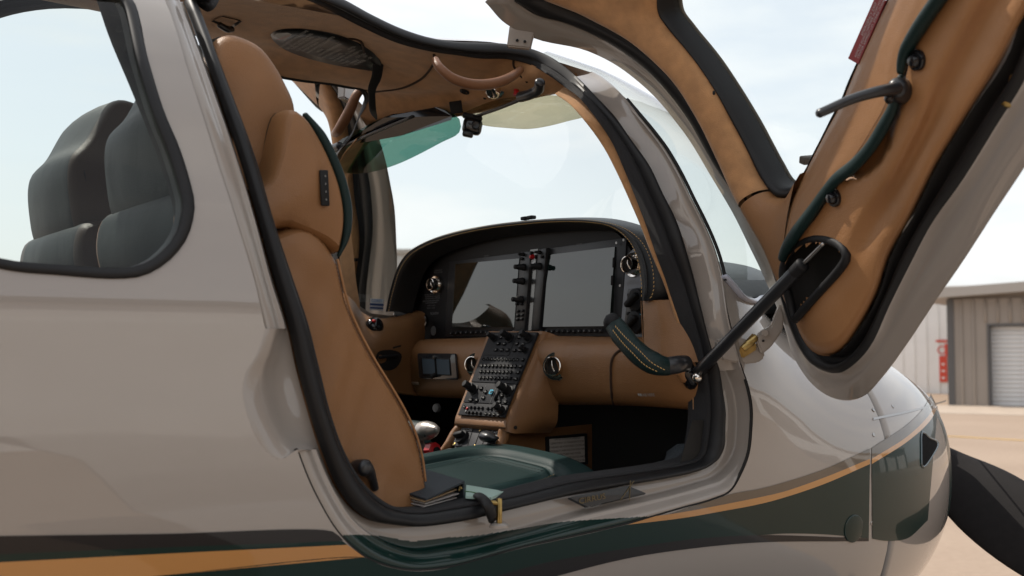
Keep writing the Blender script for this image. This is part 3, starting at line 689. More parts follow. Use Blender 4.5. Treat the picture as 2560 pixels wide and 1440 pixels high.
# cheek inlet on the nose
iq = [(2304, 1075), (2344, 1104), (2340, 1112), (2308, 1172), (2302, 1172)]
ii = [hit(*p, 0, (1.6, 4.2)) for p in iq]
ip = spline([(2303, 1076), (2322, 1092), (2345, 1105), (2330, 1140), (2304, 1172), (2300, 1125)], 30, True)
icx = ip.mean(0)
def iring(f_, o_): return [hit(*(icx+(p-icx)*f_), 0, (1.6, 4.2))+np.array([.001, -o_, 0]) for p in ip]
inl = grid('air_inlet', [iring(1.0, .002), iring(.93, .0045), iring(.86, .002)], mat('inlet_rim', (.10, .12, .13), .25, metal=.6), cowl, cv=True)
grid('inlet_duct', [iring(.88, .0022), iring(.5, .0022), iring(.02, .0022)], mat('duct_black', (.006, .006, .007), .9, spec=.1), inl, cv=True)
# fuel drain / access disc
p = hit(2133, 1321); lathe('access_cover', [(.028, 0), (.028, .002), (.0255, .003), (.002, .003)], p, hulln(p[0], p[2]), GREEN, sk, 28)
# --- propeller: spinner, hub and three blades, one of them down to the right of the photograph
HUB = np.array([1.30, 0, 1.33])
pr_ = lathe('propeller', [(.15, -.05), (.15, 0), (.135, .08), (.10, .15), (.05, .2), (.005, .22)], HUB, (1, 0, 0), TAUPE, AP, 32)
def blade(ang):
    d_ = np.array([0, -math.cos(ang), math.sin(ang)]); c_ = np.cross(d_, np.array([1., 0, 0]))
    g = []
    for r_, ch, tw, th, sw in ((.10, .10, 60, .05, 0), (.16, .10, 55, .05, 0), (.25, .15, 48, .03, -.01), (.38, .205, 38, .024, -.02), (.55, .215, 30, .018, -.025), (.75, .19, 24, .013, -.01), (.92, .13, 20, .009, .03), (.975, .05, 19, .004, .06)):
        t_ = R(tw); cd_ = c_*math.cos(t_)+np.array([1., 0, 0])*math.sin(t_); nd = np.cross(d_, cd_)
        row = []
        for a in np.linspace(0, 2*math.pi, 20, endpoint=False):
            row.append(d_*r_+cd_*(math.cos(a)*ch/2+sw)+nd*(math.sin(a)*th/2*(1+.35*math.cos(a))))
        g.append(row)
    g = np.stack([spline(np.array(g)[:, j], 30) for j in range(20)], 1)
    o = grid('blade', g, mat('blade_black', (.014, .012, .012), .7, noise=.2, nscale=60, spec=.2), pr_, cv=True, caps=True)
    o.matrix_basis = pr_.matrix_basis.inverted()@Matrix.Translation(HUB)
    return o
BL = R(-26)
for k in range(3): blade(BL+k*2*math.pi/3)
# --- windshield: between the two pillars, wrapping round the front
idx = list(range(29*6, 38*6+1, 3)); wg = []
for j, i in enumerate(idx):
    e = RW[i, 0]; v_ = j/(len(idx)-1)
    cx = .60+(-.06-.60)*(v_**1.15); cz = 1.70+(2.20-1.70)*(v_**.85)
    row = []
    for u in np.linspace(-1, 1, 33):
        q = abs(u); 
        row.append(np.array([cx+(e[0]+(FAR if u > 0 else 0)-cx)*q**2.3, math.sin(u*math.pi/2)*abs(e[1]) if True else 0, cz+(e[2]-cz)*q**2.6]))
    wg.append(row)
ws = grid('windshield', wg, WSGLASS, AP)
# windshield rubber on the near side
tube('windshield_seal', [RW[i, 0]+np.array([.004, -.003, .0]) for i in range(29*6, 36*6, 3)], .0032, RUBBER, ws, n=8)
b0 = [hit(1808, 690), hit(1829, 713), hit(1852, 741), hit(1879, 752), P(1907, 744, x=.27), P(1925, 722, x=.38)]
tube('windshield_seal', [p+np.array([0, -.002, .0]) for p in b0], .006, mat('clear_sealant', (.42, .44, .52), .3), ws, n=8, flat=(1.8, .8))
# --- wings and gear (below the frame, they carry the airplane)
def wing(sy):
    g = []
    for y, x0, ch, z, th in ((.45, .62, 1.35, .86, .17), (1.2, .55, 1.22, .92, .15), (3, .45, 1.0, 1.06, .12), (5.2, .32, .75, 1.24, .09), (5.45, .2, .55, 1.28, .05)):
        row = []
        for a in np.linspace(0, 2*math.pi, 28, endpoint=False):
            c_ = (1-math.cos(a))/2; t_ = 2.6*th*(.2969*math.sqrt(c_)-.126*c_-.3516*c_**2+.2843*c_**3-.1036*c_**4)*1.9
            row.append(np.array([x0-ch*c_, sy*y, z+(t_ if a <= math.pi else -t_*.7)]))
        g.append(row)
    return grid('wing', g, TAUPE, AP, cv=True, caps=True, flip=sy > 0)
wing(-1); wing(1)
for x, y in ((-.35, -1.25), (-.35, 1.25), (1.0, 0)):
    lg = tube('landing_gear', [(x, y*.7, .95), (x, y, .28)], [.05, .035], TAUPE, AP)
    wl = lathe('wheel', [(.06, -.07), (.17, -.075), (.2, -.05), (.205, 0), (.2, .05), (.17, .075), (.06, .07)], (x, y, .203), (0, 1, 0), RUBBER, lg, 28)
#@@MIRROR
# ------------------------------------------------------------------ the open door: laid out on the hull as if shut, then swung 80 degrees about its hinge line
H2, H1, TD = np.array([.10, -.69, 1.56]), np.array([-.22, -.36, 2.20]), np.array([.03, -.02, .05])
_a = (H1-H2)/np.linalg.norm(H1-H2); _K = np.array([[0, -_a[2], _a[1]], [_a[2], 0, -_a[0]], [-_a[1], _a[0], 0]])
RD = np.eye(3)+math.sin(R(80))*_K+(1-math.cos(R(80)))*_K@_K
def Dw(p): return H2+TD+RD@(np.asarray(p)-H2)
def Di(p): return H2+RD.T@(np.asarray(p)-H2-TD)
_cd = Di(CAM)
def hd(px, py, off=0.0):                   # closed-door coordinates of the point seen at a pixel
    d = RD.T@ray(px, py); prev = None; best = (9, None)
    for t in np.arange(.6, 4, .01):
        p = _cd+d*t
        if p[2] > 2.3 or p[2] < .8: prev = None; continue
        v = p[1]+Ycab(min(p[2], 2.234))-off
        if prev is not None and prev*v <= 0:
            a, b = t-.01, t
            for _ in range(16):
                m = (a+b)/2; q = _cd+d*m; vm = q[1]+Ycab(min(q[2], 2.234))-off
                if vm*prev > 0: a = m
                else: b = m
            return _cd+d*b
        if abs(v) < best[0]: best = (abs(v), p)
        prev = v
    return best[1]
def oc(x, z, off=0.0): return np.array([x, -(Ycab(min(z, 2.234))-off), z])
ARM = [((1215, 5), (1285, 3), (1355, 1), (1645, -12), (1669, -14)), ((1268, 60), (1340, 37), (1430, 28), (1650, 40), (1678, 30)), ((1336, 95), (1414, 58), (1490, 55), (1668, 68), (1700, 60)),
 ((1472, 128), (1531, 113), (1570, 97), (1706, 113), (1752, 124)), ((1550, 167), (1589, 152), (1640, 149), (1752, 171), (1790, 176)), ((1628, 229), (1665, 225), (1700, 209), (1795, 237), (1830, 238)),
 ((1706, 319), (1735, 322), (1765, 310), (1838, 319), (1867, 300)), ((1764, 408), (1792, 418), (1811, 408), (1873, 385), (1896, 354)), ((1822, 506), (1848, 499), (1853, 500), (1912, 463), (1927, 412)),
 ((1866, 590), (1887, 570), (1890, 568), (1935, 490), (1950, 450)), ((1905, 670), (1925, 645), (1928, 642), (1958, 495), (1972, 466)), ((1938, 745), (1950, 715), (1953, 708), (1975, 492), (1992, 464))]
LOW = [((1969, 823), (1975, 800), (1984, 795), (2015, 420)), ((1987, 884), (2000, 865), (2005, 840), (2032, 385)), ((2018, 939), (2030, 908), (2024, 872), (2050, 350)), ((2061, 982), (2062, 928), (2050, 888), (2065, 320)),
 ((2122, 1001), (2100, 932), (2080, 888), (2080, 290)), ((2165, 988), (2140, 908), (2110, 868), (2100, 255)), ((2207, 945), (2177, 866), (2140, 829), (2120, 205)), ((2275, 853), (2226, 762), (2190, 738), (2140, 160)),
 ((2348, 743), (2275, 664), (2225, 635), (2165, 108)), ((2415, 646), (2330, 560), (2275, 545), (2185, 65)), ((2490, 530), (2410, 447), (2345, 405), (2217, 0)), ((2560, 425), (2490, 318), (2430, 270), (2250, -70)), ((2640, 300), (2570, 185), (2520, 125), (2285, -140))]
EXT = [(-.79, 1.27, -.74, 1.60), (-.87, 1.42, -.80, 1.66), (-.92, 1.6, -.83, 1.74), (-.955, 1.82, -.83, 1.84), (-.96, 2.03, -.78, 1.93), (-.90, 2.12, -.65, 1.965), (-.75, 2.15, -.5, 1.975), (-.5, 2.16, -.34, 1.985)]
st = []
for s in ARM: st.append([hd(*s[0], 0), hd(*s[1], .035), hd(*s[2], .06), hd(*s[3], .05), hd(*s[4], .03)])
nA = len(st)
for s in LOW: 
    e = hd(*s[3], .05); st.append([hd(*s[0], 0), hd(*s[1], .035), hd(*s[2], .06), e+np.array([0, 0, -.004]), e])
nL = len(st)
for x0, z0, x1, z1 in EXT:
    a = oc(x0, z0); c = oc(x1, z1, .03); dv = (c-a)/np.linalg.norm(c-a)
    st.append([a, oc(*(a+dv*.05)[[0, 2]], .035), oc(*(a+dv*.09)[[0, 2]], .06), oc(*(c-dv*.02)[[0, 2]], .05), c])
st.append(st[0])
DS = keyspline(st, 6)[:-1]; ND = len(DS)
def dg(name, g, m, parent, **k): return grid(name, [[Dw(q) for q in r] for r in g], m, parent, **k)
def hoff(p, o): return np.array([p[0], -(Ycab(min(p[2], 2.234))-o), p[2]])
# outer skin and the folded flange round its edge
g = []
for r in DS:
    a, b = r[0], r[1]; e = r[4]
    sk_ = [hoff(e*(1-t)+a*t, 0.002) for t in np.linspace(0, 1, 9)]
    fl = [a*(1-t)+b*t for t in (.0, .06, .3, .42, .7, .92, 1)]; of = [.002, .008, .012, .022, .024, .028, .036]
    g.append(sk_+[hoff(q, o) for q, o in zip(fl, of)])
DTAUPE = mat('paint_taupe_door', (.28, .25, .22), .3, coat=1)
door = dg('cabin_door', g, TAUPE, AP, cu=True)
# rubber seal round the door
g = []
for r in DS:
    b, c = r[1], r[2]; g.append([hoff(b*(1-t)+c*t, o) for t, o in ((-.04, .02), (.02, .037), (.18, .046), (.4, .050), (.55, .044), (.7, .030), (.9, .035), (1.05, .055))])
dg('door_seal', g, RUBBER, door, cu=True)
# suede-covered window arm, leather corner
def arm(name, i0, i1, m, o0=.06):
    g = []
    for r in DS[i0:i1+1]:
        c, d = r[2], r[3]; g.append(spline([hoff(c, .035), hoff(c*.99+d*.01, .062), hoff(c*.8+d*.2, .082), hoff(c*.5+d*.5, .088), hoff(c*.2+d*.8, .080), hoff(c*.03+d*.97, .066), hoff(d, .03)], 20))
    return dg(name, g, m, door)
iC = 8*6+3
arm('window_frame_trim', 0, iC-1, SUEDE); arm('corner_trim', iC, (nA)*6, TAN)
arm('window_frame_trim', (nL+3)*6, ND-1, SUEDE)
g = []
for r in DS:
    d, e = r[3], r[4]; g.append([hoff(d*(1-t)+e*t, o) for t, o in ((-.02, .03), (.0, .048), (.25, .053), (.55, .052), (.85, .044), (1, .03), (1.0, .01))])
dg('window_seal', g, RUBBER, door, cu=True)
gl = cdt_patch('door_window', [(r[4][0], r[4][2]) for r in DS[::3]], [], .07, GLASS, door, lambda x, z: Dw(oc(x, z, .02)), None)
# lower trim panel
c1 = [(1984, 790), (2000, 835), (2024, 872), (2050, 888), (2080, 888), (2110, 868), (2140, 829), (2190, 738), (2225, 635), (2275, 545), (2345, 405), (2430, 270), (2500, 160), (2560, 45), (2640, -100)]
c2 = [(1962, 655), (1975, 628), (1990, 605), (2015, 575), (2040, 545), (2060, 515), (2080, 483), (2105, 452), (2150, 420), (2182, 385), (2225, 320), (2255, 255), (2270, 170), (2312, 75), (2400, -70)]
n1 = 90; a1, a2 = spline(c1, n1), spline(c2, n1)
REC = spline([(2095, 440), (2150, 448), (2195, 420), (2228, 365), (2243, 310), (2262, 245), (2230, 270), (2200, 330), (2160, 385), (2110, 430)], 40, True)
def inpoly(x, y, pg):
    a = pg; b = np.roll(pg, -1, 0)
    return (((a[:, 1] > y) != (b[:, 1] > y)) & (x < (b[:, 0]-a[:, 0])*(y-a[:, 1])/(b[:, 1]-a[:, 1]+1e-12)+a[:, 0])).sum() % 2 == 1
g = []
for i in range(n1):
    row = []
    for t in np.linspace(0, 1, 26):
        q = a1[i]*(1-t)+a2[i]*t
        o = np.interp(t, [0, .02, .08, .3, .6, 1], [.045, .062, .078, .090, .100, .104])
        dmin = np.min(np.hypot(REC[:, 0]-q[0], REC[:, 1]-q[1]))
        if inpoly(*q, REC): o -= .022*sstep(dmin/16)
        # soft hollow running along the panel's lower side
        o -= .014*math.exp(-((t-.42)/.16)**2)*sstep((i-16)/20)
        row.append(hd(*q, o))
    g.append(row)
PK = spline([(1963, 655), (1990, 618), (2028, 598), (2067, 598), (2102, 615), (2117, 640), (2103, 668), (2042, 737), (2000, 784), (1988, 798), (1972, 743), (1958, 694)], 48, True)
panel = dg('door_panel', g, TAN2, door)
bm = bmesh.new(); bm.from_mesh(panel.data)
kill = [f for f in bm.faces if all(inpoly(*gp(np.array(v.co)), PK) for v in f.verts)]
bmesh.ops.delete(bm, geom=kill, context='FACES'); bm.to_mesh(panel.data); bm.free()
# upper bolster between the belt line and the green piping
b1 = [(1962, 655), (1952, 610), (1958, 545), (1975, 500), (2000, 452), (2035, 380), (2065, 320), (2100, 255), (2140, 160), (2185, 65), (2217, 0), (2285, -140)]
b2 = [(1960, 650), (1970, 625), (1990, 590), (2020, 548), (2045, 510), (2075, 468), (2105, 440), (2150, 405), (2205, 320), (2240, 240), (2255, 150), (2330, -20)]
a1, a2 = spline(b1, 70), spline(b2, 70); g = []
for i in range(70):
    row = []
    for t in np.linspace(0, 1, 16):
        q = a1[i]*(1-t)+a2[i]*t; row.append(hd(*q, np.interp(t, [0, .03, .12, .35, .7, 1], [.035, .055, .074, .088, .097, .099])))
    g.append(row)
bol = dg('upper_bolster', g, TAN, door)
# green leather piping / pull
def dpts(l, off): return [Dw(hd(*p, off)) for p in l]
tube('armrest_piping', dpts([(1955, 648), (1962, 628), (1985, 590), (2025, 535), (2070, 472), (2092, 447), (2130, 418), (2155, 393), (2180, 362), (2210, 312), (2232, 268), (2243, 225), (2252, 190)], .112), [.007, .0095, .0095, .009, .008, .0075, .008, .0085, .008, .008, .008, .0065, .004], GRNL, door, n=14, flat=(1, 1.25))
tube('armrest_piping', dpts([(2252, 182), (2253, 165), (2262, 132), (2300, 66), (2345, 0), (2400, -80)], .115), [.005, .009, .010, .010, .010, .010], GRNL, door, n=14, flat=(1, 1.2))
# perforated green strip with a line of stitches
pth = spline([(2140, 392), (2165, 358), (2195, 310), (2225, 255), (2243, 212)], 34)
stm = lathe_mesh('perforation', [(.0016, 0), (.0016, .0006)], 6); stm.materials.append(DARK)
loft('piping_welt', [dpts([(2118, 425), (2150, 385), (2185, 330), (2220, 268), (2240, 205)], .100), dpts([(2130, 428), (2163, 388), (2199, 333), (2234, 272), (2252, 210)], .106)], GRNL, door, nu=30)
sb = bmesh.new()
for p in spline([(2113, 420), (2148, 374), (2180, 322), (2210, 268), (2232, 205)], 60):
    q = Dw(hd(*p, .0995)); bmesh.ops.create_icosphere(sb, subdivisions=1, radius=.0011, matrix=Matrix.Translation(q))
me = bpy.data.meshes.new('stitching'); sb.to_mesh(me); sb.free(); link('stitching', me, mat('brown_thread', (.10, .04, .015), .8), door)
# handle lever
hb = Dw(hd(2252, 228, .10)); nin = RD@np.array([0, 1., 0])
hl = [P(2240, 222, d=(hb-CAM)@FW-.035), P(2200, 228, d=(hb-CAM)@FW-.045), P(2130, 248, d=(hb-CAM)@FW-.05), P(2070, 274, d=(hb-CAM)@FW-.05), P(2047, 284, d=(hb-CAM)@FW-.05)]
lev = tube('door_handle', hl, [.012, .0105, .0095, .009, .0085], SATIN, door, n=14, flat=(1.15, .75))
tube('handle_base', [hb-nin*.01, P(2250, 226, d=(hb-CAM)@FW-.02), P(2243, 218, d=(hb-CAM)@FW-.035)], [.02, .018, .014], SATIN, lev, n=16)
lathe('handle_bolt', [(.008, 0), (.008, .004), (.005, .007), (.001, .008)], P(2226, 245, d=(hb-CAM)@FW-.03), nin, GLOSSB, lev, 16)
for px, py in ((2290, 151), (2083, 495)):
    q = Dw(hd(px, py, .108)); lathe('snap_button', [(.0145, -.004), (.0145, 0), (.0135, .002), (.0108, .002), (.0105, .001), (.0095, .001), (.009, .006), (.0065, .0095), (.001, .0105)], q, RD@np.array([0, 1., -.1]), GLOSSB, door, 28)
q = Dw(hd(1786, 232, .078)); lathe('trim_screw', [(.004, 0), (.004, .002), (.001, .003)], q, nin, BLACK, door, 10)
# strut pocket
pk = spline([(1963, 655), (1990, 618), (2028, 598), (2067, 598), (2102, 615), (2117, 640), (2103, 668), (2042, 737), (2000, 784), (1988, 798), (1972, 743), (1958, 694)], 48, True)
po = [Dw(hd(*p, .098)) for p in pk]
pc = sum(po)/len(po)
pock = tube('strut_pocket', po, .0075, BLACK, door, closed=True, resm=False, n=10)
grid('pocket_lining', [po, [pc+(p-pc)*1.0-nin*.02 for p in po], [pc+(p-pc)*.95-nin*.045 for p in po], [pc+(p-pc)*.5-nin*.05 for p in po], [pc+(p-pc)*.02-nin*.05 for p in po]], DARK, pock, cv=True)
# gas strut
s0_, s1_ = P(1738, 938, y=-.60), Dw(hd(2004, 664, .115)); s2_ = Dw(hd(2060, 608, .10))
dS = (s1_-s0_)/np.linalg.norm(s1_-s0_)
gs = tube('gas_strut', [s0_+dS*.012, s1_], .0112, SATIN, AP, n=20)
tube('rod', [s1_, s1_+(s2_-s1_)*1.0], .0035, STEEL, gs); tube('end_collar', [s1_-dS*.02, s1_+dS*.004], .0122, BLACK, gs, n=20)
lathe('ball_joint', [(.001, -.0105), (.006, -.009), (.0095, -.004), (.0105, 0), (.0095, .004), (.006, .009), (.001, .0105)], s0_+np.array([-.006, -.012, -.004]), (0, -1, 0), CHROME, gs, 18)
bk = tube('strut_bracket', [P(1722, 905, y=-.575), P(1720, 925, y=-.585), P(1728, 950, y=-.585), P(1745, 965, y=-.575)], [.014, .017, .017, .012], GLOSSB, gs, n=12)
# hinges
hm = TAUPE2
def plate(name, pts, th, m, parent, d):
    q = [P(px, py, d=d) for px, py in pts]; n = np.cross(q[1]-q[0], q[2]-q[0]); n /= np.linalg.norm(n); n = n if n@(CAM-q[0]) > 0 else -n
    k = len(q); v = [p+n*th/2 for p in q]+[p-n*th/2 for p in q]
    o = poly(name, v, [tuple(range(k)), tuple(range(2*k-1, k-1, -1))]+[(i, i+k, (i+1) % k+k, (i+1) % k) for i in range(k)], m, parent, smooth=False)
    bm = bmesh.new(); bm.from_mesh(o.data); bmesh.ops.recalc_face_normals(bm, faces=bm.faces[:]); bmesh.ops.bevel(bm, geom=bm.edges[:], offset=min(.003, th*.3), segments=2, affect='EDGES'); bm.to_mesh(o.data); bm.free(); o.data.update()
    return o
dh = (hit(1850, 900)-CAM)@FW
hb1 = plate('hinge_mount', [(1786, 852), (1790, 878), (1800, 898), (1850, 908), (1888, 905), (1905, 892), (1902, 868), (1870, 850), (1820, 838)], .05, TAUPE2, AP, dh+.03)
ha = plate('hinge_arm', [(1895, 868), (1888, 845), (1900, 828), (1925, 815), (1940, 780), (1948, 760), (1958, 790), (1955, 825), (1925, 868), (1902, 886)], .018, TAUPE2, door, dh-.005)
plate('hinge_leaf', [(1846, 871), (1884, 831), (1890, 842), (1886, 862), (1893, 872), (1854, 897)], .012, BRASS, hb1, dh+.004)
for px, py in ((1870, 862), (1880, 852)): lathe('hinge_knuckle', [(.006, -.012), (.007, -.008), (.007, .008), (.006, .012)], P(px, py, d=dh-.008), RT+UP*.8, BRASS, hb1, 14)
lathe('hinge_bolt', [(.008, 0), (.008, .004), (.006, .006), (.001, .006)], P(1911, 832, d=dh-.02), -FW, TAUPE2, ha, 6)
for px, py in ((1908, 852), (1928, 800)): lathe('rivet', [(.0025, 0), (.0025, .001), (.001, .0015)], P(px, py, d=dh-.018), -FW, BLACK, ha, 8)
tb = P(1300, 112, y=-.33); d3 = (tb-CAM)@FW
hb2 = plate('hinge_mount', [(1267, 118), (1274, 66), (1290, 40), (1330, 45), (1345, 70), (1334, 95), (1327, 124)], .02, TAUPE2, door, d3+.01)
for px, py in ((1293, 101), (1312, 104)): lathe('rivet', [(.003, 0), (.003, .001), (.001, .0015)], P(px, py, d=d3-.003), -FW, BLACK, hb2, 8)
# red emergency placard on the glass, brass latch at the lower edge
q = [Dw(hd(*p, .058)) for p in ((2122, 146), (2191, -10), (2216, 2), (2147, 160))]
pn = np.cross(q[1]-q[0], q[3]-q[0]); pn /= np.linalg.norm(pn); pn = pn if pn@(CAM-q[0]) > 0 else -pn
ru = (q[1]-q[0])/np.linalg.norm(q[1]-q[0])
plc = poly('emergency_placard', [p+pn*.0015 for p in q]+[p-pn*.0015 for p in q], [(0, 1, 2, 3), (7, 6, 5, 4), (0, 4, 5, 1), (1, 5, 6, 2), (2, 6, 7, 3), (3, 7, 4, 0)], mat('placard_red', (.20, .012, .016), .4), door, smooth=False)
BB = np.stack([ru, np.cross(pn, ru), pn], 1); wv = q[3]-q[0]
text('EMERGENCY EXIT', .0072, BB, q[0]+ru*.075+wv*.30+pn*.002, WHITE, plc)
text('REMOVE EGRESS HAMMER FROM WITHIN', .0062, BB, q[0]+ru*.066+wv*.55+pn*.002, WHITE, plc)
text('CENTER ARMREST LID. STRIKE CORNER OF', .0062, BB, q[0]+ru*.069+wv*.80+pn*.002, WHITE, plc)
lt = [Dw(hd(*p, .03)) for p in ((2552, 190), (2530, 262))]
tube('door_latch', lt, .011, BRASS, door, n=12, flat=(1.4, .5)); tube('door_latch', [p+RT*.016 for p in lt], .006, BRASS, door, n=10)
wt = Dw(hd(2022, 400, -.01)); rbox('window_vent_tab', (.018, .014, .03), basis(nin, RT), wt, BLACK, door, .003)
#@@INTERIOR
# ------------------------------------------------------------------ cabin: ceiling, pillars, side walls
def ztop_c(x): return float(np.interp(x, [-2.4, -.95, -.7, -.45, -.3, -.2, -.09], [2.10, 2.195, 2.195, 2.18, 2.15, 2.12, 2.085]))
hrows = []
hidx = list(range(38*6, 46*6, 3))
fr0 = np.array([-.10, -.36, 2.085]); 
hst = [fr0, fr0+np.array([-.02, .0, .025])]+[RW[i, 3]-np.array([0, -.004, -.004]) for i in hidx]
hst = [p for p in hst]
hst = sorted(hst, key=lambda p: -p[0])
hst += [np.array([-1.0, -.36, 2.14]), np.array([-1.12, -.37, 2.115]), np.array([-1.3, -.38, 2.09]), np.array([-1.8, -.38, 2.03]), np.array([-2.3, -.34, 1.98])]
for e in hst:
    zc = max(ztop_c(e[0]), e[2]-.03); row = []
    kf = sstep((-.86-e[0])/.12)                            # behind the doors the far edge of the ceiling stays near the spine
    for u in np.linspace(-1, 1, 41):
        ey, ez = (abs(e[1]), e[2]) if u < 0 else (abs(e[1])*(1-kf)+.14*kf, e[2]*(1-kf)+2.275*kf+.07*(1-kf)*sstep((-.42-e[0])/.3))
        row.append(np.array([e[0]+(FAR*u-.15*u*sstep((-.55-e[0])/.35) if u > 0 else 0)-.03*(1-u*u)*(1 if e[0] > -.12 else 0), ey*u, ez+(zc-ez)*(1-abs(u)**2.2)]))
    hrows.append(row)
head = grid('headliner', hrows, SUEDE, AP)
hrow0 = hrows[0]
grid('header_edge', [hrow0, [p*np.array([1, .96, 1])+np.array([.02, 0, .004]) for p in hrow0], [p*np.array([1, .9, 1])+np.array([.03, 0, .02]) for p in hrow0]], SUEDE, head)
TH = bvh(head)
def hc(px, py, l=.0): return cast(px, py, TH, l)[0]
# near pillar inner trim (and its mirror image on the far side)
g = []
for i in range(24*6, 37*6+1, 2):
    e3 = RW[i, 3]; e0 = RW[i, 0]; iw = np.array([-.10, 1, -.12])
    if i < 28*6: e0 = RW[i, 0]+np.array([.0, 0, 0])
    e0 = e3*.55+e0*.45
    g.append(spline([e3+np.array([.004, .032, -.006]), e3+iw*.040+(e0-e3)*.05, e3+iw*.034+(e0-e3)*.3, e0+iw*.036, e0+iw*.02+np.array([.03, 0, 0])], 14))
ptrim = grid('pillar_trim', g, SUEDE, AP)
# side wall trim below the sill line and under the panel
def wallrow(x, zs, off): return [np.array([x, -(Ycab(z)-off), z]) for z in zs]
zz = [1.0, 1.1, 1.2, 1.27, 1.295]
swall = grid('side_wall_trim', [wallrow(x, zz, .07) for x in np.linspace(-1.0, .1, 12)], TAN, AP)
# carpeted sill inside the rubber
g = []
for i in range(9*6, 22*6, 2):
    e = RW[i, 3]; g.append([e+np.array([0, .004, -.004]), e+np.array([0, .03, .0]), e+np.array([0, .07, -.004]), e+np.array([0, .10, -.02]), e+np.array([0, .11, -.10])])
grid('sill_carpet', g, CARPET, AP)
poly('floor', [(-1.9, -.6, .93), (.4, -.6, .93), (.4, .6, .93), (-1.9, .6, .93)], [(0, 1, 2, 3)], CARPET, AP, smooth=False)
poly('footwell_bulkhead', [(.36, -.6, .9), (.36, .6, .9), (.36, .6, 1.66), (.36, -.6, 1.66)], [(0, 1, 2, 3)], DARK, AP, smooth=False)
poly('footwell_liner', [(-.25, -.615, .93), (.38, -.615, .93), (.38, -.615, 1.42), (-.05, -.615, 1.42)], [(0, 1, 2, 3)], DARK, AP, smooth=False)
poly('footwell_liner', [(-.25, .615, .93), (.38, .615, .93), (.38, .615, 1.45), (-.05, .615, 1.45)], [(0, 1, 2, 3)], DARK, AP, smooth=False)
# ------------------------------------------------------------------ ceiling fittings
def onhead(name, outline, m, lift, parent, n=48, dome=.0):
    o = spline(outline, n, True); c = o.mean(0); rows = []
    for f_, l in ((1, .0), (.985, lift), (.6, lift+dome), (.2, lift+dome), (.01, lift+dome)):
        rows.append([hc(*(c+(p-c)*f_), l+.0005) for p in o])
    return grid(name, rows, m, parent, cv=True)
plq = onhead('parachute_placard', [(676, 86), (690, 76), (730, 71), (790, 75), (850, 88), (905, 112), (940, 138), (955, 160), (952, 172), (930, 173), (880, 166), (820, 155), (750, 135), (700, 112)], mat('placard_black', (.010, .010, .010), .3, spec=.25), .004, head, 60)
Tp = bvh(plq)
def pbasis(a, b, tree, lift=.0015):
    p, n = cast(*((np.array(a)+np.array(b))/2), tree, lift); pa, _ = cast(*a, tree, lift); pb, _ = cast(*b, tree, lift)
    ex = pb-pa; L_ = np.linalg.norm(ex); ex /= L_; n = n-ex*(n@ex); n /= np.linalg.norm(n); return np.stack([ex, np.cross(n, ex), n], 1), p, L_
q = [cast(*p, Tp, .0012)[0] for p in ((684, 88), (703, 76), (730, 84), (712, 101))]
poly('placard_sticker', q, [(0, 1, 2, 3)], mat('placard_grey', (.30, .29, .28), .5), plq, smooth=False)
B_, p_, L_ = pbasis((698, 96), (722, 87), Tp, .0022); text('EMERGENCY', L_*.22, B_, p_, RED, plq)
for a, b, s_ in (((700, 116), (768, 75), 'FOR USE IN EXTREME EMERGENCIES ONLY'), ((716, 121), (780, 82), 'SEAT BELT AND SHOULDER HARNESS'), ((730, 121), (781, 90), 'MUST BE WORN AT ALL TIMES'), ((740, 126), (802, 91), 'USE OF THIS DEVICE COULD RESULT'), ((757, 125), (795, 104), 'IN INJURY OR DEATH'),
                 ((768, 131), (834, 90), 'MAXIMUM DEMONSTRATED DEPLOYMENT SPEED'), ((793, 128), (808, 120), '140 KIAS'), ((795, 137), (854, 107), 'AIRFRAME PARACHUTE SYSTEM'), ((805, 143), (852, 121), 'ACTIVATION PROCEDURE'),
                 ((818, 150), (890, 112), 'HANDLE COVER . . . . . . REMOVE'), ((828, 154), (900, 114), 'ACTIVATION HANDLE . . PULL STRAIGHT DOWN'), ((838, 157), (907, 122), 'BOTH HANDS . MAX FORCE, STEADY PULL'), ((850, 160), (914, 132), 'MIXTURE . . . . . . CUT-OFF'), ((862, 163), (918, 137), 'FUEL HANDLE . . . . OFF'), ((876, 164), (930, 141), 'BAT-ALT MASTER . . . OFF')):
    B_, p_, L_ = pbasis(a, b, Tp, .002); o = text(s_, .01, B_, p_, mat('placard_print', (.40, .39, .37), .7), plq)
    wdt = max(v.co.x for v in o.data.vertices)-min(v.co.x for v in o.data.vertices); k = L_/wdt
    o.matrix_basis = o.matrix_basis@Matrix.Diagonal((k, min(k*1.4, 1.0), 1, 1))
for a, b in (((790, 128), (823, 92)), ((800, 134), (848, 103))): tube('rule_line', [cast(*a, Tp, .002)[0], cast(*b, Tp, .002)[0]], .0006, GREYP, plq, n=4)
strp = [hc(946, 158, .004), hc(944, 172, .02), hc(935, 185, .035), hc(937, 200, .05), hc(944, 213, .06), hc(952, 228, .066)]
tube('pull_strap', strp, [.012, .011, .008, .008, .006, .002], BLACK, head, flat=(1, .18))
# lamp
cl = [hc(*p, .003) for p in ((528, 50), (555, 38), (605, 50), (578, 70))]
lc = sum(cl)/4; lmp = poly('reading_lamp', cl+[lc+(p-lc)*.8+np.array([0, 0, .004]) for p in cl], [(0, 1, 5, 4), (1, 2, 6, 5), (2, 3, 7, 6), (3, 0, 4, 7), (4, 5, 6, 7)], SATIN, head, smooth=False)
tube('lamp_bezel', [hc(548, 51, .008), hc(568, 56, .014), hc(580, 63, .008)], .006, SATIN, lmp)
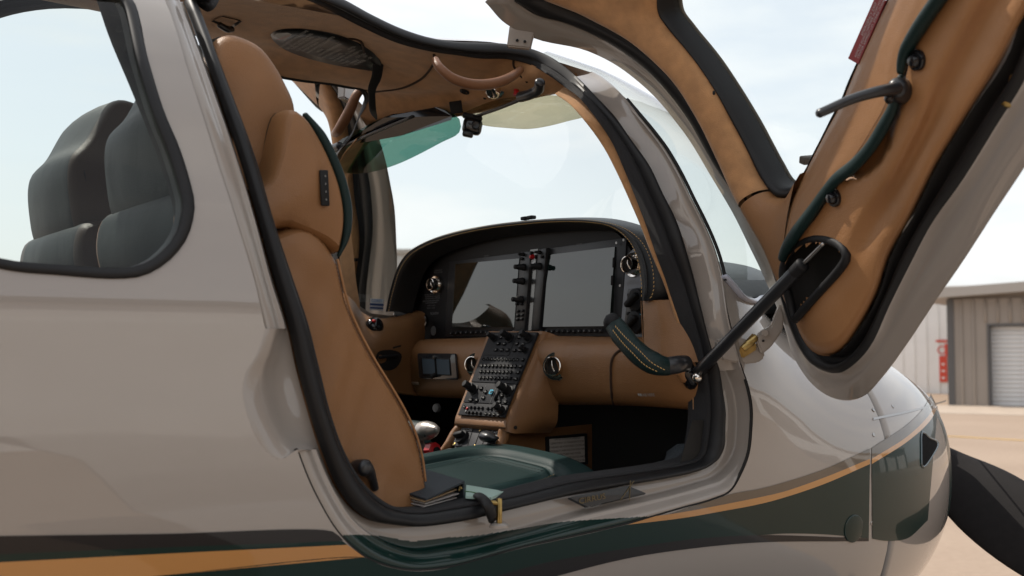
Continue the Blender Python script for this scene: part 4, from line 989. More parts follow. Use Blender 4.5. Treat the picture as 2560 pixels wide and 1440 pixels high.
# seam between the ceiling panel and the front module
sp_ = [hc(*p, .0006) for p in ((1085, 135), (1086, 152), (1082, 162), (1070, 180), (1050, 199), (1010, 218), (960, 226), (920, 226), (880, 223), (858, 219))]
tube('ceiling_seam', sp_, .0028, mat('seam_dark', (.03, .014, .006), .9), head, n=6)
tube('ceiling_seam', [hc(*p, .0006) for p in ((1284, 150), (1285, 165), (1298, 185), (1318, 205))], .0025, MATS['seam_dark'], head, n=6)
# grab handles
HLB = leather('handle_leather', (.19, .085, .04), .38)
def handle(pts, lifts, r=.0105):
    o = tube('grab_handle', [hc(px, py, l) for (px, py), l in zip(pts, lifts)], [r*.8, r*.9, r, r*1.05, r*1.05, r, r*.9, r*.8], HLB, head, n=14); return o
tube('grab_handle', [P(px, py, y=-.262+dy) for px, py, dy in ((1088, 150, .02), (1098, 168, .0), (1125, 192, -.01), (1165, 208, -.012), (1205, 212, -.012), (1245, 206, -.012), (1275, 194, -.01), (1302, 174, .01))], [.008, .0095, .0105, .011, .011, .0105, .0095, .008], HLB, head, n=14)
tube('grab_handle', [P(px, py, y=y_) for px, py, y_ in ((902, 224, .27), (890, 240, .275), (876, 272, .29), (860, 303, .31), (846, 326, .33), (838, 334, .36))], [.010, .012, .013, .0135, .0125, .010], HLB, head, n=14)
for a in ((1162, 228), (1212, 245)): 
    p, n = cast(*a, TH, .001); lathe('ceiling_vent', [(.012, 0), (.011, .002), (.007, .003), (.005, -.004)] if a[0] == 1162 else [(.004, 0), (.003, .0015), (.001, .002)], p, n, BLACK, head, 20)
p, n = cast(1240, 222, TH, 0); ev = lathe('eyeball_lamp', [(.021, 0), (.021, .003), (.017, .005), (.015, .006), (.017, .014), (.0165, .022), (.012, .028), (.012, .025), (.001, .022)], p, n+np.array([.3, -.3, 0]), CHROME, head, 26)
p, n = cast(1291, 225, TH, 0); lathe('red_button', [(.006, 0), (.006, .003), (.0045, .004), (.0045, .010), (.006, .011), (.005, .013)], p, n, RED, head, 16)
# ------------------------------------------------------------------ sun visors
def visor(name, outline, m, arm, joint, extra=None):
    o = spline([P(px, py, x=x) for px, py, x in outline], 60, True); c = o.mean(0)
    n = np.cross(o[20]-o[0], o[40]-o[0]); n /= np.linalg.norm(n)
    g = [c+(o-c)*.01+n*.002, c+(o-c)*.5+n*.002, c+(o-c)*.985+n*.002, o, c+(o-c)*.985-n*.002, c+(o-c)*.5-n*.002, c+(o-c)*.01-n*.002]
    v = grid(name, g, m, AP, cv=True)
    tube('visor_arm', [P(px, py, x=x) for px, py, x in arm], .0042, SATIN, v, n=8, flat=(1.3, .8))
    k = [P(px, py, x=x) for px, py, x in joint]; tube('visor_pivot', k, .011, SATIN, v, n=10)
    return v
def tint(name, col, ro, tr): 
    m = glass(name, col, .8); return m
V1 = tint('visor_smoke', (.69, .66, .55), .1, .5)
VG = tint('visor_green', (.33, .51, .45), .1, .5)
v1 = visor('sun_visor', [(1152, 290, -0.160), (1180, 272, -0.160), (1240, 250, -0.155), (1310, 240, -0.150), (1380, 238, -0.145), (1440, 248, -0.140), (1478, 282, -0.130), (1420, 303, -0.130), (1330, 322, -0.135), (1265, 320, -0.140), (1200, 311, -0.145)], V1,
      [(1190, 291, -0.170), (1255, 268, -0.170), (1302, 249, -0.170)], [(1300, 243, -0.180), (1325, 236, -0.180), (1345, 225, -0.180), (1350, 205, -0.190)])
v2 = visor('sun_visor', [(842, 360, -0.230), (880, 335, -0.230), (960, 292, -0.220), (1030, 266, -0.200), (1075, 262, -0.180), (1115, 275, -0.170), (1150, 300, -0.160), (1150, 328, -0.150), (1100, 358, -0.150), (1000, 408, -0.180), (930, 430, -0.200), (890, 434, -0.210), (860, 430, -0.215), (835, 405, -0.220)], VG,
      [(862, 364, -0.250), (950, 325, -0.235), (1033, 291, -0.215)], [(815, 378, -0.250), (832, 372, -0.250), (850, 365, -0.250)])
poly('visor_pocket', [P(px, py, x=x-.006) for px, py, x in ((850, 362, -0.235), (960, 294, -0.225), (1030, 267, -0.205), (1075, 263, -0.185), (1112, 276, -0.175), (1130, 290, -0.170), (1128, 300, -0.170), (1000, 340, -0.190), (900, 358, -0.220))], [tuple(range(9))], GLOSSB, v2, smooth=False)
# compass card and camera
p0 = P(1140, 268, x=-.19); cb = np.stack([RT, UP, -FW], 1)
cp = rbox('compass_card', (.028, .028, .004), cb@np.array(Matrix.Rotation(R(8), 3, 'Z')), p0, BLACK, head, .002)
rbox('card_face', (.023, .023, .001), I3, (0, 0, .003), mat('card_print', (.42, .40, .38), .6, noise=.6, nscale=700), cp, 0)
tube('card_bracket', [hc(1090, 248, .002), hc(1120, 252, .003), P(1136, 256, x=-.19)], [.013, .011, .006], GREYP, cp, flat=(1, .3)); cp.children[-1].matrix_basis = cp.matrix_basis.inverted()
p0 = P(1181, 316, x=-.17); cmr = rbox('windshield_camera', (.043, .036, .03), cb@np.array(Matrix.Rotation(R(-12), 3, 'Z')), p0, GLOSSB, head, .010, 3)
rbox('camera_base', (.044, .012, .024), I3, (-.004, .020, .002), BLACK, cmr, .004); lathe('camera_lens', [(.010, 0), (.010, .004), (.007, .006), (.001, .005)], (.008, .002, .015), (0, 0, 1), SATIN, cmr, 18)
rbox('camera_mount', (.024, .014, .02), I3, (-.006, -.019, .004), SATIN, cmr, .004)
# ------------------------------------------------------------------ glareshield
GO = [(970, 779), (976, 745), (983, 718), (997, 670), (1020, 633), (1057, 608), (1123, 583), (1207, 565), (1307, 552), (1407, 546), (1490, 548), (1533, 555), (1573, 567), (1605, 584), (1628, 604), (1645, 630), (1657, 665), (1661, 700), (1658, 735), (1640, 752)]
GI = [(979, 779), (985, 748), (992, 722), (1006, 678), (1029, 643), (1064, 619), (1130, 594), (1207, 576), (1307, 563), (1407, 556), (1485, 558), (1520, 564), (1548, 578), (1567, 596), (1580, 616), (1590, 640), (1597, 670), (1602, 707), (1604, 735), (1606, 752)]
XL = -.06; ng = 80
go = spline([P(px, py, x=XL+.012) for px, py in GO], ng); gi = spline([P(px, py, x=XL) for px, py in GI], ng)
cen = np.array([0, 0, 1.66])
rows_ = []
for k, (f_, dx, sh) in enumerate(((0, 0, 0),)): pass
inn = [gi+np.array([.055, 0, -.004])+(cen-gi)*np.array([0, .03, .06]), gi+np.array([.02, 0, 0])+(cen-gi)*np.array([0, .012, .02]), gi+np.array([.004, 0, 0]), gi+np.array([-.004, 0, 0])+(go-gi)*.12]
lipm = [gi*.65+go*.35+np.array([-.010, 0, 0]), gi*.35+go*.65+np.array([-.008, 0, 0]), go]
outw = [go+np.array([.03, 0, .002])+(go-cen)*np.array([0, .01, .01]), go+np.array([.10, 0, -.012])+(go-cen)*np.array([0, .01, -.03]), go+np.array([.25, 0, -.03])+(go-cen)*np.array([0, -.06, -.25]), go+np.array([.40, 0, -.02])+(go-cen)*np.array([0, -.12, -.3])]
glare = grid('glareshield', inn+lipm+outw, BLKL, AP)
stb = rbox_mesh('stitch', (.0042, .0011, .0011), 0)
def stitches(path, step, parent, lift, nm='stitching', m=None, sz=(.0042, .0011)):
    d = np.r_[0, np.cumsum(np.linalg.norm(np.diff(path, axis=0), axis=1))]; n = int(d[-1]/step); bm = bmesh.new()
    for s_ in (np.arange(n)+.5)*step:
        p = np.array([np.interp(s_, d, path[:, k]) for k in range(3)]); p2 = np.array([np.interp(s_+.001, d, path[:, k]) for k in range(3)])
        B_ = basis(lift, p2-p); M = Matrix(((*B_[0], p[0]), (*B_[1], p[1]), (*B_[2], p[2]), (0, 0, 0, 1)))
        bmesh.ops.create_cube(bm, size=1, matrix=M@Matrix.Diagonal((sz[0], sz[1], .001, 1)))
    me = bpy.data.meshes.new(nm); bm.to_mesh(me); bm.free(); o = link(nm, me, m or STITCH, parent, smooth=False); o['kind'] = 'stuff'; return o
stitches((gi*.85+go*.15+np.array([-.0075, 0, 0])), .0078, glare, np.array([-1., -.3, 0]))
stitches((gi*.30+go*.70+np.array([-.0085, 0, 0])), .0078, glare, np.array([-1., -.3, .3]))
tube('piping', list((gi*.55+go*.45+np.array([-.0105, 0, 0]))[::3]), .0022, BLKL, glare, n=8)
cp0 = P(1322, 549, x=-.03)
for dx in (-.014, .010): rbox('sensor', (.014, .02, .008), I3, cp0+np.array([0, -dx, .004]), BLACK, glare, .002)
# ------------------------------------------------------------------ instrument panel
PX = .012
pf = [P(px, py, x=PX) for px, py in GI]; 
# face: from the hood's inner line down to the bolster
pfp = [p+(cen-p)*np.array([0, .02, .03]) for p in pf]
lowz = P(1200, 853, x=PX)[2]
face = [(p[1], p[2]) for p in pfp]+[(pfp[-1][1]-.0, lowz), (pfp[0][1], lowz)]
BX = np.stack([[0, -1., 0], [0, 0, 1.], [-1., 0, 0]], 1)      # local x to the right seat, y up, z aft
ipn = bake(prism('instrument_panel', [(-a, b) for a, b in face], .012, BX, (PX+.012, 0, 0), mat('panel_gloss', (.007, .007, .008), .5, spec=.2), AP))
def yz(px, py, x=0.0): q = P(px, py, x=x); return -q[1], q[2]
def pbox(name, quad, x0, th, m, bev=.002, parent=None, r=.004):
    """flat instrument on the panel: quad of pixels TL, TR, BR, BL; built square in the panel plane"""
    q = np.array([yz(*p, x0) for p in quad]); 
    return prism(name, [tuple(v) for v in q[::-1]], th, BX, (x0+th, 0, 0), m, parent or ipn, bev)
BEZ = mat('bezel', (.016, .017, .019), .42)
SCR = mat('screen', (.004, .010, .009), .03, spec=.8)
pbox('display_bezel', [(1122, 655), (1300, 632), (1286, 838), (1112, 842)], .009, .003, BEZ, .001)
pbox('display_bezel', [(1364, 622), (1566, 594), (1550, 842), (1346, 838)], .009, .003, BEZ, .001)
def tscreen(quad):                         # glass leaning back a little at the top
    q = [P(px, py, x=x_) for (px, py), x_ in zip(quad, (.0060, .0060, -.0008, -.0008))]
    v = q+[p+np.array([.012, 0, 0]) for p in q]
    return poly('display_screen', v, [(0, 1, 2, 3), (7, 6, 5, 4), (0, 4, 5, 1), (1, 5, 6, 2), (2, 6, 7, 3), (3, 7, 4, 0)], SCR, ipn, smooth=False)
tscreen([(1139, 660), (1298, 646), (1285, 818), (1130, 818)]); tscreen([(1372, 637), (1537, 617), (1523, 815), (1357, 817)])
sk_m = rbox_mesh('softkey', (.011, .0085, .006), .0015, 1); sk_m.materials.append(BLACK)
dot = lathe_mesh('key_mark', [(.0011, 0), (.0011, .0004)], 5); dot.materials.append(WHITE)
for x0, y0, x1, y1, n in ((1129, 833, 1217, 830.5, 8), (1355, 829, 1503, 827, 12)):
    for k in range(n):
        t_ = k/(n-1); p = P(x0+(x1-x0)*t_, y0+(y1-y0)*t_, x=.002); o = link('softkey', sk_m, None, ipn); setmw(o, BX, p)
        o = link('key_mark', dot, None, ipn); setmw(o, BX, p+np.array([-.0032, 0, 0]))
for k in range(4):
    p = P(1217+17*(k+1), 830.5-k*.3, x=.002); o = link('softkey', sk_m, None, ipn); setmw(o, BX, p)
def lab(s_, px, py, h, x0, parent=None, m=None): q = P(px, py, x=x0); return text(s_, h, BX, q, m or GREYP, parent or ipn)
lab('GARMIN', 1216, 640, .0055, .0082); lab('GARMIN', 1448, 611, .0055, .0082)
# control columns between the displays, with carbon strip
CARB = mat('carbon_weave', (.02, .02, .021), .25, coat=.6)
pbox('control_column', [(1301, 630), (1326, 628), (1311, 826), (1285, 828)], -.002, .012, BEZ, .002)
pbox('control_column', [(1345, 623), (1365, 620), (1347, 824), (1328, 826)], -.002, .012, BEZ, .002)
pbox('carbon_strip', [(1326, 624), (1345, 622), (1328, 826), (1311, 827)], .004, .004, CARB, 0)
knob_m = lathe_mesh('knob', [(.0085, 0), (.0085, .004), (.007, .005), (.007, .016), (.0055, .0165), (.0055, .026), (.0045, .027), (.001, .0272)], 16); knob_m.materials.append(BLACK)
for px, py, s_ in ((1310, 668, 1), (1307, 703, 1), (1304, 749, 1), (1350, 666, 1), (1309, 636, .55), (1350, 631, .55)):
    o = link('knob', knob_m, None, ipn); setmw(o, BX*s_, P(px, py, x=-.002)); 
key_m = rbox_mesh('key', (.0085, .0065, .005), .0012, 1); key_m.materials.append(BLACK)
for px, py in ((1305, 647), (1355, 642), (1295, 778), (1306, 777), (1294, 789), (1305, 788), (1293, 799), (1304, 798), (1292, 760), (1303, 760)):
    o = link('key', key_m, None, ipn); setmw(o, BX, P(px, py, x=-.004))
for s_, px, py in (('COM', 1311, 659), ('BARO', 1307, 694), ('RANGE', 1304, 738), ('NAV', 1352, 657), ('CRS', 1308, 683), ('PAN', 1302, 763)): lab(s_, px, py, .005, -.0032)
rb = lathe('alert_button', [(.006, 0), (.006, .002), (.0052, .004), (.004, .009), (.001, .010)], P(1333, 642, x=.0), (-1, 0, 0), RED, ipn, 18)
pbox('backup_label', [(1327, 650), (1339, 649), (1338, 664), (1325, 665)], .002, .001, mat('label_silver', (.5, .5, .5), .35), 0)
def vent(px, py, x0, r, parent, ax=(-1, -.35, 0)):
    p = P(px, py, x=x0)
    v = lathe('air_vent', [(r*1.55, -.006), (r*1.55, 0), (r*1.45, .003), (r*1.15, .002), (r*1.1, .004), (r*1.1, .012), (r, .020), (r*.92, .0205), (r*.86, .018), (r*.84, .002), (.001, .001)], p, ax, CHROME, parent, 36)
    lathe('vent_throat', [(r*.83, .003), (r*.80, .0035), (.001, .0036)], (0, 0, 0), (0, 0, 1), DARK, v, 24)
    tube('vent_vane', [(-r*.5, 0, .010), (0, r*.1, .014), (r*.6, r*.15, .012)], .0016, CHROME, v, n=6); return v
vent(1089, 712, .004, .0155, ipn, (-1, -.15, .05)); vent(1583, 662, .004, .017, ipn, (-1, -.1, 0))
# left sub-panel prints and key switch
lathe('key_switch', [(.015, 0), (.015, .003), (.011, .004), (.011, .012), (.008, .013), (.002, .0125)], P(1059, 803, x=.006), (-1, -.1, 0), STEEL, ipn, 24)
lathe('emblem', [(.0125, 0), (.0125, .001), (.0105, .0012), (.0105, .0004), (.001, .0004)], P(1084, 827, x=.0115), (-1, 0, 0), GREYP, ipn, 26)
text('T', .02, BX, P(1084, 827, x=.0085), GREYP, ipn)
for s_, px, py, h in (('EMERGENCY', 1096, 676, .006), ('PULL ALT AIR', 1096, 681, .006), ('NORMAL CATEGORY AIRPLANE', 1081, 736, .005), ('NO ACROBATIC MANEUVERS', 1081, 741, .005), ('INCLUDING SPINS, APPROVED', 1081, 746, .005), ('OPERATING MANEUVERING SPEED', 1077, 752, .005), ('DO NOT EXCEED LIMITS', 1078, 757, .005), ('90 KTS   61 KTS', 1078, 764, .005), ('100 KTS   72 KTS', 1077, 770, .005), ('N246MH', 1086, 784, .010)):
    text(s_, h, BX, P(px, py, x=.0095), GREYP, ipn, sx=1.1)
# right sub-panel: silver carbon strip, climate controls
SILV = mat('silver_carbon', (.16, .17, .19), .3, metal=.3)
pbox('trim_panel', [(1566, 640), (1604, 600), (1608, 842), (1550, 842)], .006, .004, SILV, 0)
pbox('climate_panel', [(1570, 722), (1606, 718), (1608, 824), (1558, 828)], .002, .004, BEZ, .001)
for px, py in ((1592, 750), (1590, 806)):
    k = lathe('climate_knob', [(.024, 0), (.023, .006), (.019, .008), (.001, .0085)], P(px, py, x=.0), (-1, 0, 0), BLACK, ipn, 24)
    rbox('knob_grip', (.012, .040, .016), I3@np.array(Matrix.Rotation(R(25), 3, 'Z')), (0, 0, .014), BLACK, k, .004)
arc = [P(1590+19*math.cos(a), 798-15*math.sin(a), x=-.0025) for a in np.linspace(R(40), R(170), 10)]
tube('temperature_arc', arc, .002, mat('cyan_print', (.03, .30, .45), .5), ipn, n=6, flat=(1, .4)); tube('temperature_arc', [P(1590+19*math.cos(a), 798-15*math.sin(a), x=-.0025) for a in np.linspace(R(0), R(40), 5)], .002, RED, ipn, n=6, flat=(1, .4))
for px, py in ((1573, 738), (1573, 762), (1582, 774), (1571, 784)): o = link('key', key_m, None, ipn); setmw(o, BX*1.1, P(px, py, x=-.001))
lab('UPPER LIMIT', 1580, 703, .005, .0035); lab('ELECTRICAL LOAD', 1580, 708, .005, .0035)
for px, py in ((1550, 714), (1541, 607), (1559, 600)): o = link('screw', sm, None, ipn); setmw(o, BX*.7, P(px, py, x=.0025))
for a, b in (((1535, 645), (1534, 668)), ((1531, 690), (1530, 712))): tube('card_slot', [P(*a, x=.0), P(*b, x=.0)], .003, BLACK, ipn, n=8)
#@@LOWER
# ------------------------------------------------------------------ knee bolster, console
def lx(rows3, name, m, parent, nu=50, nv=16, **k):
    cs = [[P(px, py, x=x) for px, py, x in c] for c in rows3]
    return loft(name, cs, m, parent, nu=nu, nv=nv, **k)
bolL = lx([[(990, 852, .01), (1060, 848, .01), (1150, 846, .01), (1236, 842, .01)], [(985, 855, -.035), (1060, 853, -.035), (1150, 850, -.035), (1232, 847, -.035)], [(985, 880, -.06), (1060, 880, -.065), (1150, 877, -.065), (1225, 875, -.065)],
           [(985, 940, -.055), (1060, 938, -.06), (1130, 938, -.06), (1205, 938, -.06)], [(985, 978, -.035), (1060, 984, -.04), (1130, 988, -.04), (1195, 990, -.04)], [(985, 982, .03), (1060, 990, .03), (1130, 994, .03), (1195, 996, .03)]], 'knee_bolster', TAN, AP)
bolR = lx([[(1330, 838, .01), (1420, 840, .01), (1520, 842, .01), (1610, 843, .01), (1700, 843, .02)], [(1330, 842, -.03), (1420, 845, -.035), (1520, 847, -.035), (1610, 848, -.03), (1740, 848, .0)], [(1325, 870, -.06), (1420, 870, -.065), (1520, 872, -.065), (1640, 872, -.06), (1760, 872, -.015)],
           [(1310, 940, -.055), (1420, 942, -.06), (1520, 945, -.06), (1640, 948, -.055), (1775, 950, -.012)], [(1300, 1000, -.03), (1400, 1003, -.035), (1520, 1003, -.04), (1640, 1008, -.035), (1778, 1020, .0)], [(1300, 1004, .05), (1400, 1012, .05), (1520, 1012, .05), (1620, 1016, .05), (1780, 1028, .05)]], 'knee_bolster', TAN, AP, nu=60)
# tan side panel under the right end of the hood
lx([[(1606, 751, -.052), (1650, 750, -.052), (1700, 748, -.035), (1745, 744, -.01)], [(1608, 790, -.058), (1655, 790, -.058), (1705, 790, -.04), (1752, 785, -.012)], [(1610, 848, -.062), (1660, 848, -.062), (1710, 848, -.043), (1765, 848, -.012)], [(1612, 900, -.068), (1660, 900, -.068), (1715, 905, -.045), (1770, 905, -.012)]], 'panel_end_trim', TAN, AP)
lx([[(1604, 752, -.05), (1606, 800, -.052), (1609, 850, -.055)], [(1600, 752, .01), (1602, 800, .01), (1606, 850, .01)]], 'panel_end_edge', TAN, AP, nv=4)
TBR, TBL = bvh(bolR), bvh(bolL)
tube('glovebox_seam', [cast(*p, TBR, .0004)[0] for p in ((1534, 1010), (1530, 985), (1528, 940), (1531, 900), (1545, 880), (1575, 868), (1600, 864))], .0032, mat('seam_brown', (.035, .016, .007), .9), bolR, n=6)  # thin dark brown line along the glovebox joint
def ontree(s_, px, py, h, T_, m, parent, sx=1.1):
    p, n = cast(px, py, T_, .0012); ex = np.array([0, -1., 0]); ex -= n*(ex@n); ex /= np.linalg.norm(ex); return text(s_, h, np.stack([ex, np.cross(n, ex), n], 1), p, m, parent, sx=sx)
ontree('GRAB HERE', 1618, 987, .009, TBR, WHITE, bolR, .9)
p, n = cast(1600, 986, TBR, .001); rbox('hand_mark', (.010, .005, .0006), basis(n, (0, -1, 0)), p, WHITE, bolR, .0002, 1)
p, n = cast(1039, 958, TBL, .001); rbox('charging_label', (.036, .008, .0008), basis(n, (0, -1, 0)), p, mat('label_tan', (.45, .32, .24), .6), bolL, .0003, 1)
ontree('USB CHARGING', 1039, 958, .0055, TBL, DARK, bolL)
vv = vent(1390, 916, -.063, .0205, bolR, (-1, -.5, .06)); vent(1190, 912, -.064, .019, bolL, (-1, -.4, .06))
# standby instrument pod
qd = [cast(*p, TBL, .004)[0] for p in ((1056, 886), (1152, 887), (1143, 946), (1047, 941))]
sc_ = sum(qd)/4; qn = np.cross(qd[1]-qd[0], qd[3]-qd[0]); qn /= np.linalg.norm(qn); qn = qn if qn@(CAM-sc_) > 0 else -qn
ex = (qd[1]-qd[0])/np.linalg.norm(qd[1]-qd[0]); BQ = np.stack([ex, np.cross(qn, ex), qn], 1); wq = np.linalg.norm(qd[1]-qd[0]); hq = np.linalg.norm(qd[3]-qd[0])
stb_ = prism('standby_instrument', rrect(wq, hq, .008), .005, BQ, sc_-qn*.001, mat('pod_gloss', (.03, .032, .036), .06), bolL, .001)
for k in (-1, 1): 
    f = rbox('screen_frame', (wq*.36, hq*.66, .002), I3, (k*wq*.19, -.0005, .0055), BLACK, stb_, .0005, 1); rbox('screen', (wq*.32, hq*.58, .001), I3, (k*wq*.19, -.0005, .0068), mat('lcd', (.10, .13, .16), .15), stb_, 0)
lathe('knob', [(.006, 0), (.006, .014), (.0045, .016), (.001, .0162)], (-.006, -hq*.33, .006), (.1, -.2, 1), BLACK, stb_, 16); lathe('knob', [(.0045, 0), (.0045, .006), (.001, .0066)], (-.002, hq*.36, .006), (0, 0, 1), STEEL, stb_, 14)
# ---- console face with keyboards
T0, T1, T2 = P(1229, 832, x=-.045), P(1348, 832, x=-.045), P(1203, 1042, x=-.155)
ex = (T1-T0)/np.linalg.norm(T1-T0); nC = np.cross(ex, (T0+T1)/2-T2); nC /= np.linalg.norm(nC); nC = nC if nC@(CAM-T0) > 0 else -nC
BC = np.stack([ex, np.cross(nC, ex), nC], 1)
def pc_(px, py, lift=0): return PL(px, py, T0+nC*lift, nC)
def c2(px, py): q = (pc_(px, py)-T0)@BC; return q[0], q[1]
corners = [(1229, 832), (1349, 832), (1262, 1047), (1147, 1039)]
cq = [pc_(*c) for c in corners]
# leather body of the console
bd = [(1222, 828), (1357, 828), (1266, 1052), (1139, 1042)]
bq = [pc_(*c, -.004) for c in bd]
back = [np.array([.05, p[1], p[2]]) for p in bq]
cons = AP and grid('center_console', [[p for p in (bq[0], bq[1])]]+[[bq[3], bq[2]]], TAN, AP)
fl_ = [bq[3]+np.array([-.02, 0, -.012]), bq[2]+np.array([-.02, 0, -.012])]
# front fold below the keyboards
fA = [pc_(1139, 1042, -.004), pc_(1200, 1047, -.004), pc_(1266, 1052, -.004)]
fB = [P(1136, 1058, x=-.163), P(1200, 1063, x=-.165), P(1264, 1068, x=-.165)]
fC = [P(1134, 1068, x=-.15), P(1198, 1073, x=-.152), P(1258, 1078, x=-.152)]
grid('console_fold', np.array([spline(c, 20) for c in (fA, fB, fC)]), TAN, cons)
# near cheek of the console
ck = [[pc_(1357, 828, -.004), pc_(1335, 885, -.004), pc_(1312, 940, -.004), pc_(1290, 995, -.004), pc_(1266, 1052, -.004), P(1262, 1078, x=-.16)]]
c_b = [np.array([p[0]+.012, p[1]-.010, p[2]-.004]) for p in ck[0]]
c_c = [P(1400, 842, x=-.01), P(1400, 900, x=-.03), P(1400, 960, x=-.03), P(1396, 1010, x=-.03), P(1392, 1058, x=-.03), P(1375, 1082, x=-.03)]
c_m = [a*.6+b*.4+np.array([-.002, -.004, 0]) for a, b in zip(c_b, c_c)]
cheek = loft('console_cheek', [ck[0], [a*.5+b*.5+np.array([-.002, -.001, .001]) for a, b in zip(ck[0], c_b)], c_b, c_m, c_c], TAN, cons, nu=40, nv=20)
lathe('trim_screw', [(.004, 0), (.004, .001), (.001, .0012)], cast(1288, 1069, bvh(cheek), .001)[0], (-.2, -1, 0), DARK, cons, 10)
# far cheek
grid('console_cheek', [[bq[0], bq[3], P(1134, 1068, x=-.16)], [bq[0]+np.array([.05, .01, 0]), bq[3]+np.array([.12, .01, 0]), P(1134, 1068, x=-.16)+np.array([.15, .01, 0])]], TAN, cons)
KB = mat('keyboard_black', (.018, .019, .022), .65, spec=.2)
def unit(quad, th=.005):
    q = [c2(*p) for p in quad]; return prism('control_unit', [tuple(v) for v in q[::-1]], th, BC, T0-nC*.001, KB, cons, .0012)
Z = lambda X, Y_: (1130+X/6, 820+Y_/6)
unit([Z(595, 75), Z(1300, 75), Z(985, 850), Z(305, 815)]); unit([Z(300, 825), Z(980, 858), Z(860, 1160), Z(185, 1120)]); unit([Z(180, 1130), Z(856, 1170), Z(795, 1350), Z(108, 1310)])
km = {}
def ckey(X, Y_, w_=.0078, h_=.0075, s_=None, m=None, round_=False):
    k = (round(w_, 4), round(h_, 4), round_)
    if k not in km:
        km[k] = lathe_mesh('key', [(w_*.5, 0), (w_*.5, .004), (w_*.4, .0048), (.0005, .005)], 12) if round_ else rbox_mesh('key', (w_, h_, .006), .0012, 1)
        km[k].materials.append(BLACK); 
        if round_: km[k].polygons.foreach_set('use_smooth', [False]*len(km[k].polygons))
    p = pc_(*Z(X, Y_), .004 if round_ else .006); o = link('key', km[k], None, cons, smooth=False); setmw(o, BC, p)
    if s_: text(s_, .0052 if len(s_) < 3 else .0036, BC, pc_(*Z(X, Y_), .0095), m or WHITE, cons)
for n_, (s_, X0, X1, Y_, rd) in enumerate((('1234567890', 478, 980, 468, True), ('QWERTYUIOP', 441, 945, 563, False), ('ASDFGHJKL', 432, 880, 650, False), ('ZXCVBNM', 422, 750, 742, False))):
    for k, ch in enumerate(s_): t_ = k/(len(s_)-1); ckey(X0+(X1-X0)*t_, Y_+10*t_, s_=ch, round_=rd)
for s_, X, Y_, w_ in (('SPC', 812, 752, .0085), ('.', 872, 755, .0078), ('+/-', 1060, 475, .0085), ('BKSP', 1022, 572, .0125), ('CLR', 988, 662, .0115), ('ENT', 950, 760, .0125), ('DIR', 735, 135, .010), ('FPL', 692, 233, .011), ('PROC', 780, 235, .012), ('CLR', 655, 325, .011), ('ENT', 740, 327, .011), ('FMS', 828, 328, .011), ('COM', 1008, 135, .010), ('NAV', 970, 235, .011), ('XPDR', 1060, 237, .011), ('<>', 935, 332, .011), ('IDENT', 1015, 332, .011),
                   ('APR', 435, 903, .010), ('AP', 500, 955, .010), ('LVL', 588, 958, .010), ('FD', 468, 1043, .010), ('HDG', 278, 1075, .011), ('NAV', 365, 1080, .011), ('IAS', 745, 1012, .010), ('VS', 706, 1104, .010), ('ALT', 800, 1108, .010), ('FLC', 765, 925, .008),
                   ('BAT', 182, 1182, .006), ('1', 280, 1188, .007), ('2', 335, 1192, .007), ('3', 393, 1197, .007), ('4', 452, 1200, .007), ('5', 535, 1206, .007), ('6', 590, 1212, .007), ('7', 650, 1217, .007), ('M1', 248, 1265, .007), ('M2', 305, 1270, .007), ('M3', 362, 1274, .007), ('M4', 422, 1278, .007), ('PLT', 503, 1285, .0075), ('CPT', 562, 1288, .0075), ('PAX', 624, 1296, .0075), ('SPK', 686, 1302, .0075)):
    ckey(X, Y_, w_, .0078 if Y_ < 1120 else .006, s_ if Y_ < 1120 or len(s_) == 3 else None)
f = prism('key_outline', rrect(.0125, .0105, .0015, 2), .0006, BC, pc_(*Z(588, 958), .0086), mat('cyan_key', (.05, .45, .65), .4), cons)
rbox('key', (.0075, .006, .001), BC, pc_(*Z(588, 958), .0095), BLACK, cons, 0); text('LVL', .0036, BC, pc_(*Z(588, 958), .0102), MATS['cyan_key'], cons)
rbox('key', (.005, .006, .003), BC, pc_(*Z(226, 1205), .006), RED, cons, .0005, 1); rbox('key', (.005, .006, .003), BC, pc_(*Z(210, 1250), .006), GREYP, cons, .0005, 1)
kn = lathe_mesh('knob', [(.0115, 0), (.0115, .003), (.009, .004), (.009, .016), (.007, .0165), (.007, .028), (.006, .0292), (.001, .0295)], 18); kn.materials.append(BLACK)
for X, Y_, s_ in ((645, 165, .85), (880, 160, 1.05), (1170, 165, 1.05), (1110, 345, .75), (340, 935, 1.15), (860, 960, 1.2), (770, 1250, 1.0)):
    o = link('knob', kn, None, cons); setmw(o, BC*s_, pc_(*Z(X, Y_), .003)); autosmooth(o, 40)
tube('trim_wheel', [pc_(*Z(700, 930), .004), pc_(*Z(682, 975), .013), pc_(*Z(665, 1030), .013), pc_(*Z(650, 1075), .004)], .0035, BLACK, cons, flat=(1.2, 1))
for a, b in (((508, 858), (404, 1122)), ((672, 866), (568, 1135))): tube('panel_line', [pc_(*Z(*a), .0045), pc_(*Z(*b), .0045)], .0005, WHITE, cons, n=4)
for a, b in (((985, 78), (850, 410)), ((850, 410), (470, 400))): tube('panel_joint', [pc_(*Z(*a), .0045), pc_(*Z(*b), .0045)], .0007, DARK, cons, n=4)
for s_, X, Y_ in (('RANGE', 665, 100), ('FMS', 920, 108), ('COM NAV', 1207, 90), ('VOL-SQ', 1205, 108), ('HDG', 370, 868), ('ALT SEL', 885, 893), ('VOL', 1125, 305), ('PUSH SYNC', 312, 1004), ('PUSH SYNC', 830, 1037), ('MIC', 620, 1230)): text(s_, .0042, BC, pc_(*Z(X, Y_), .0045), GREYP, cons)
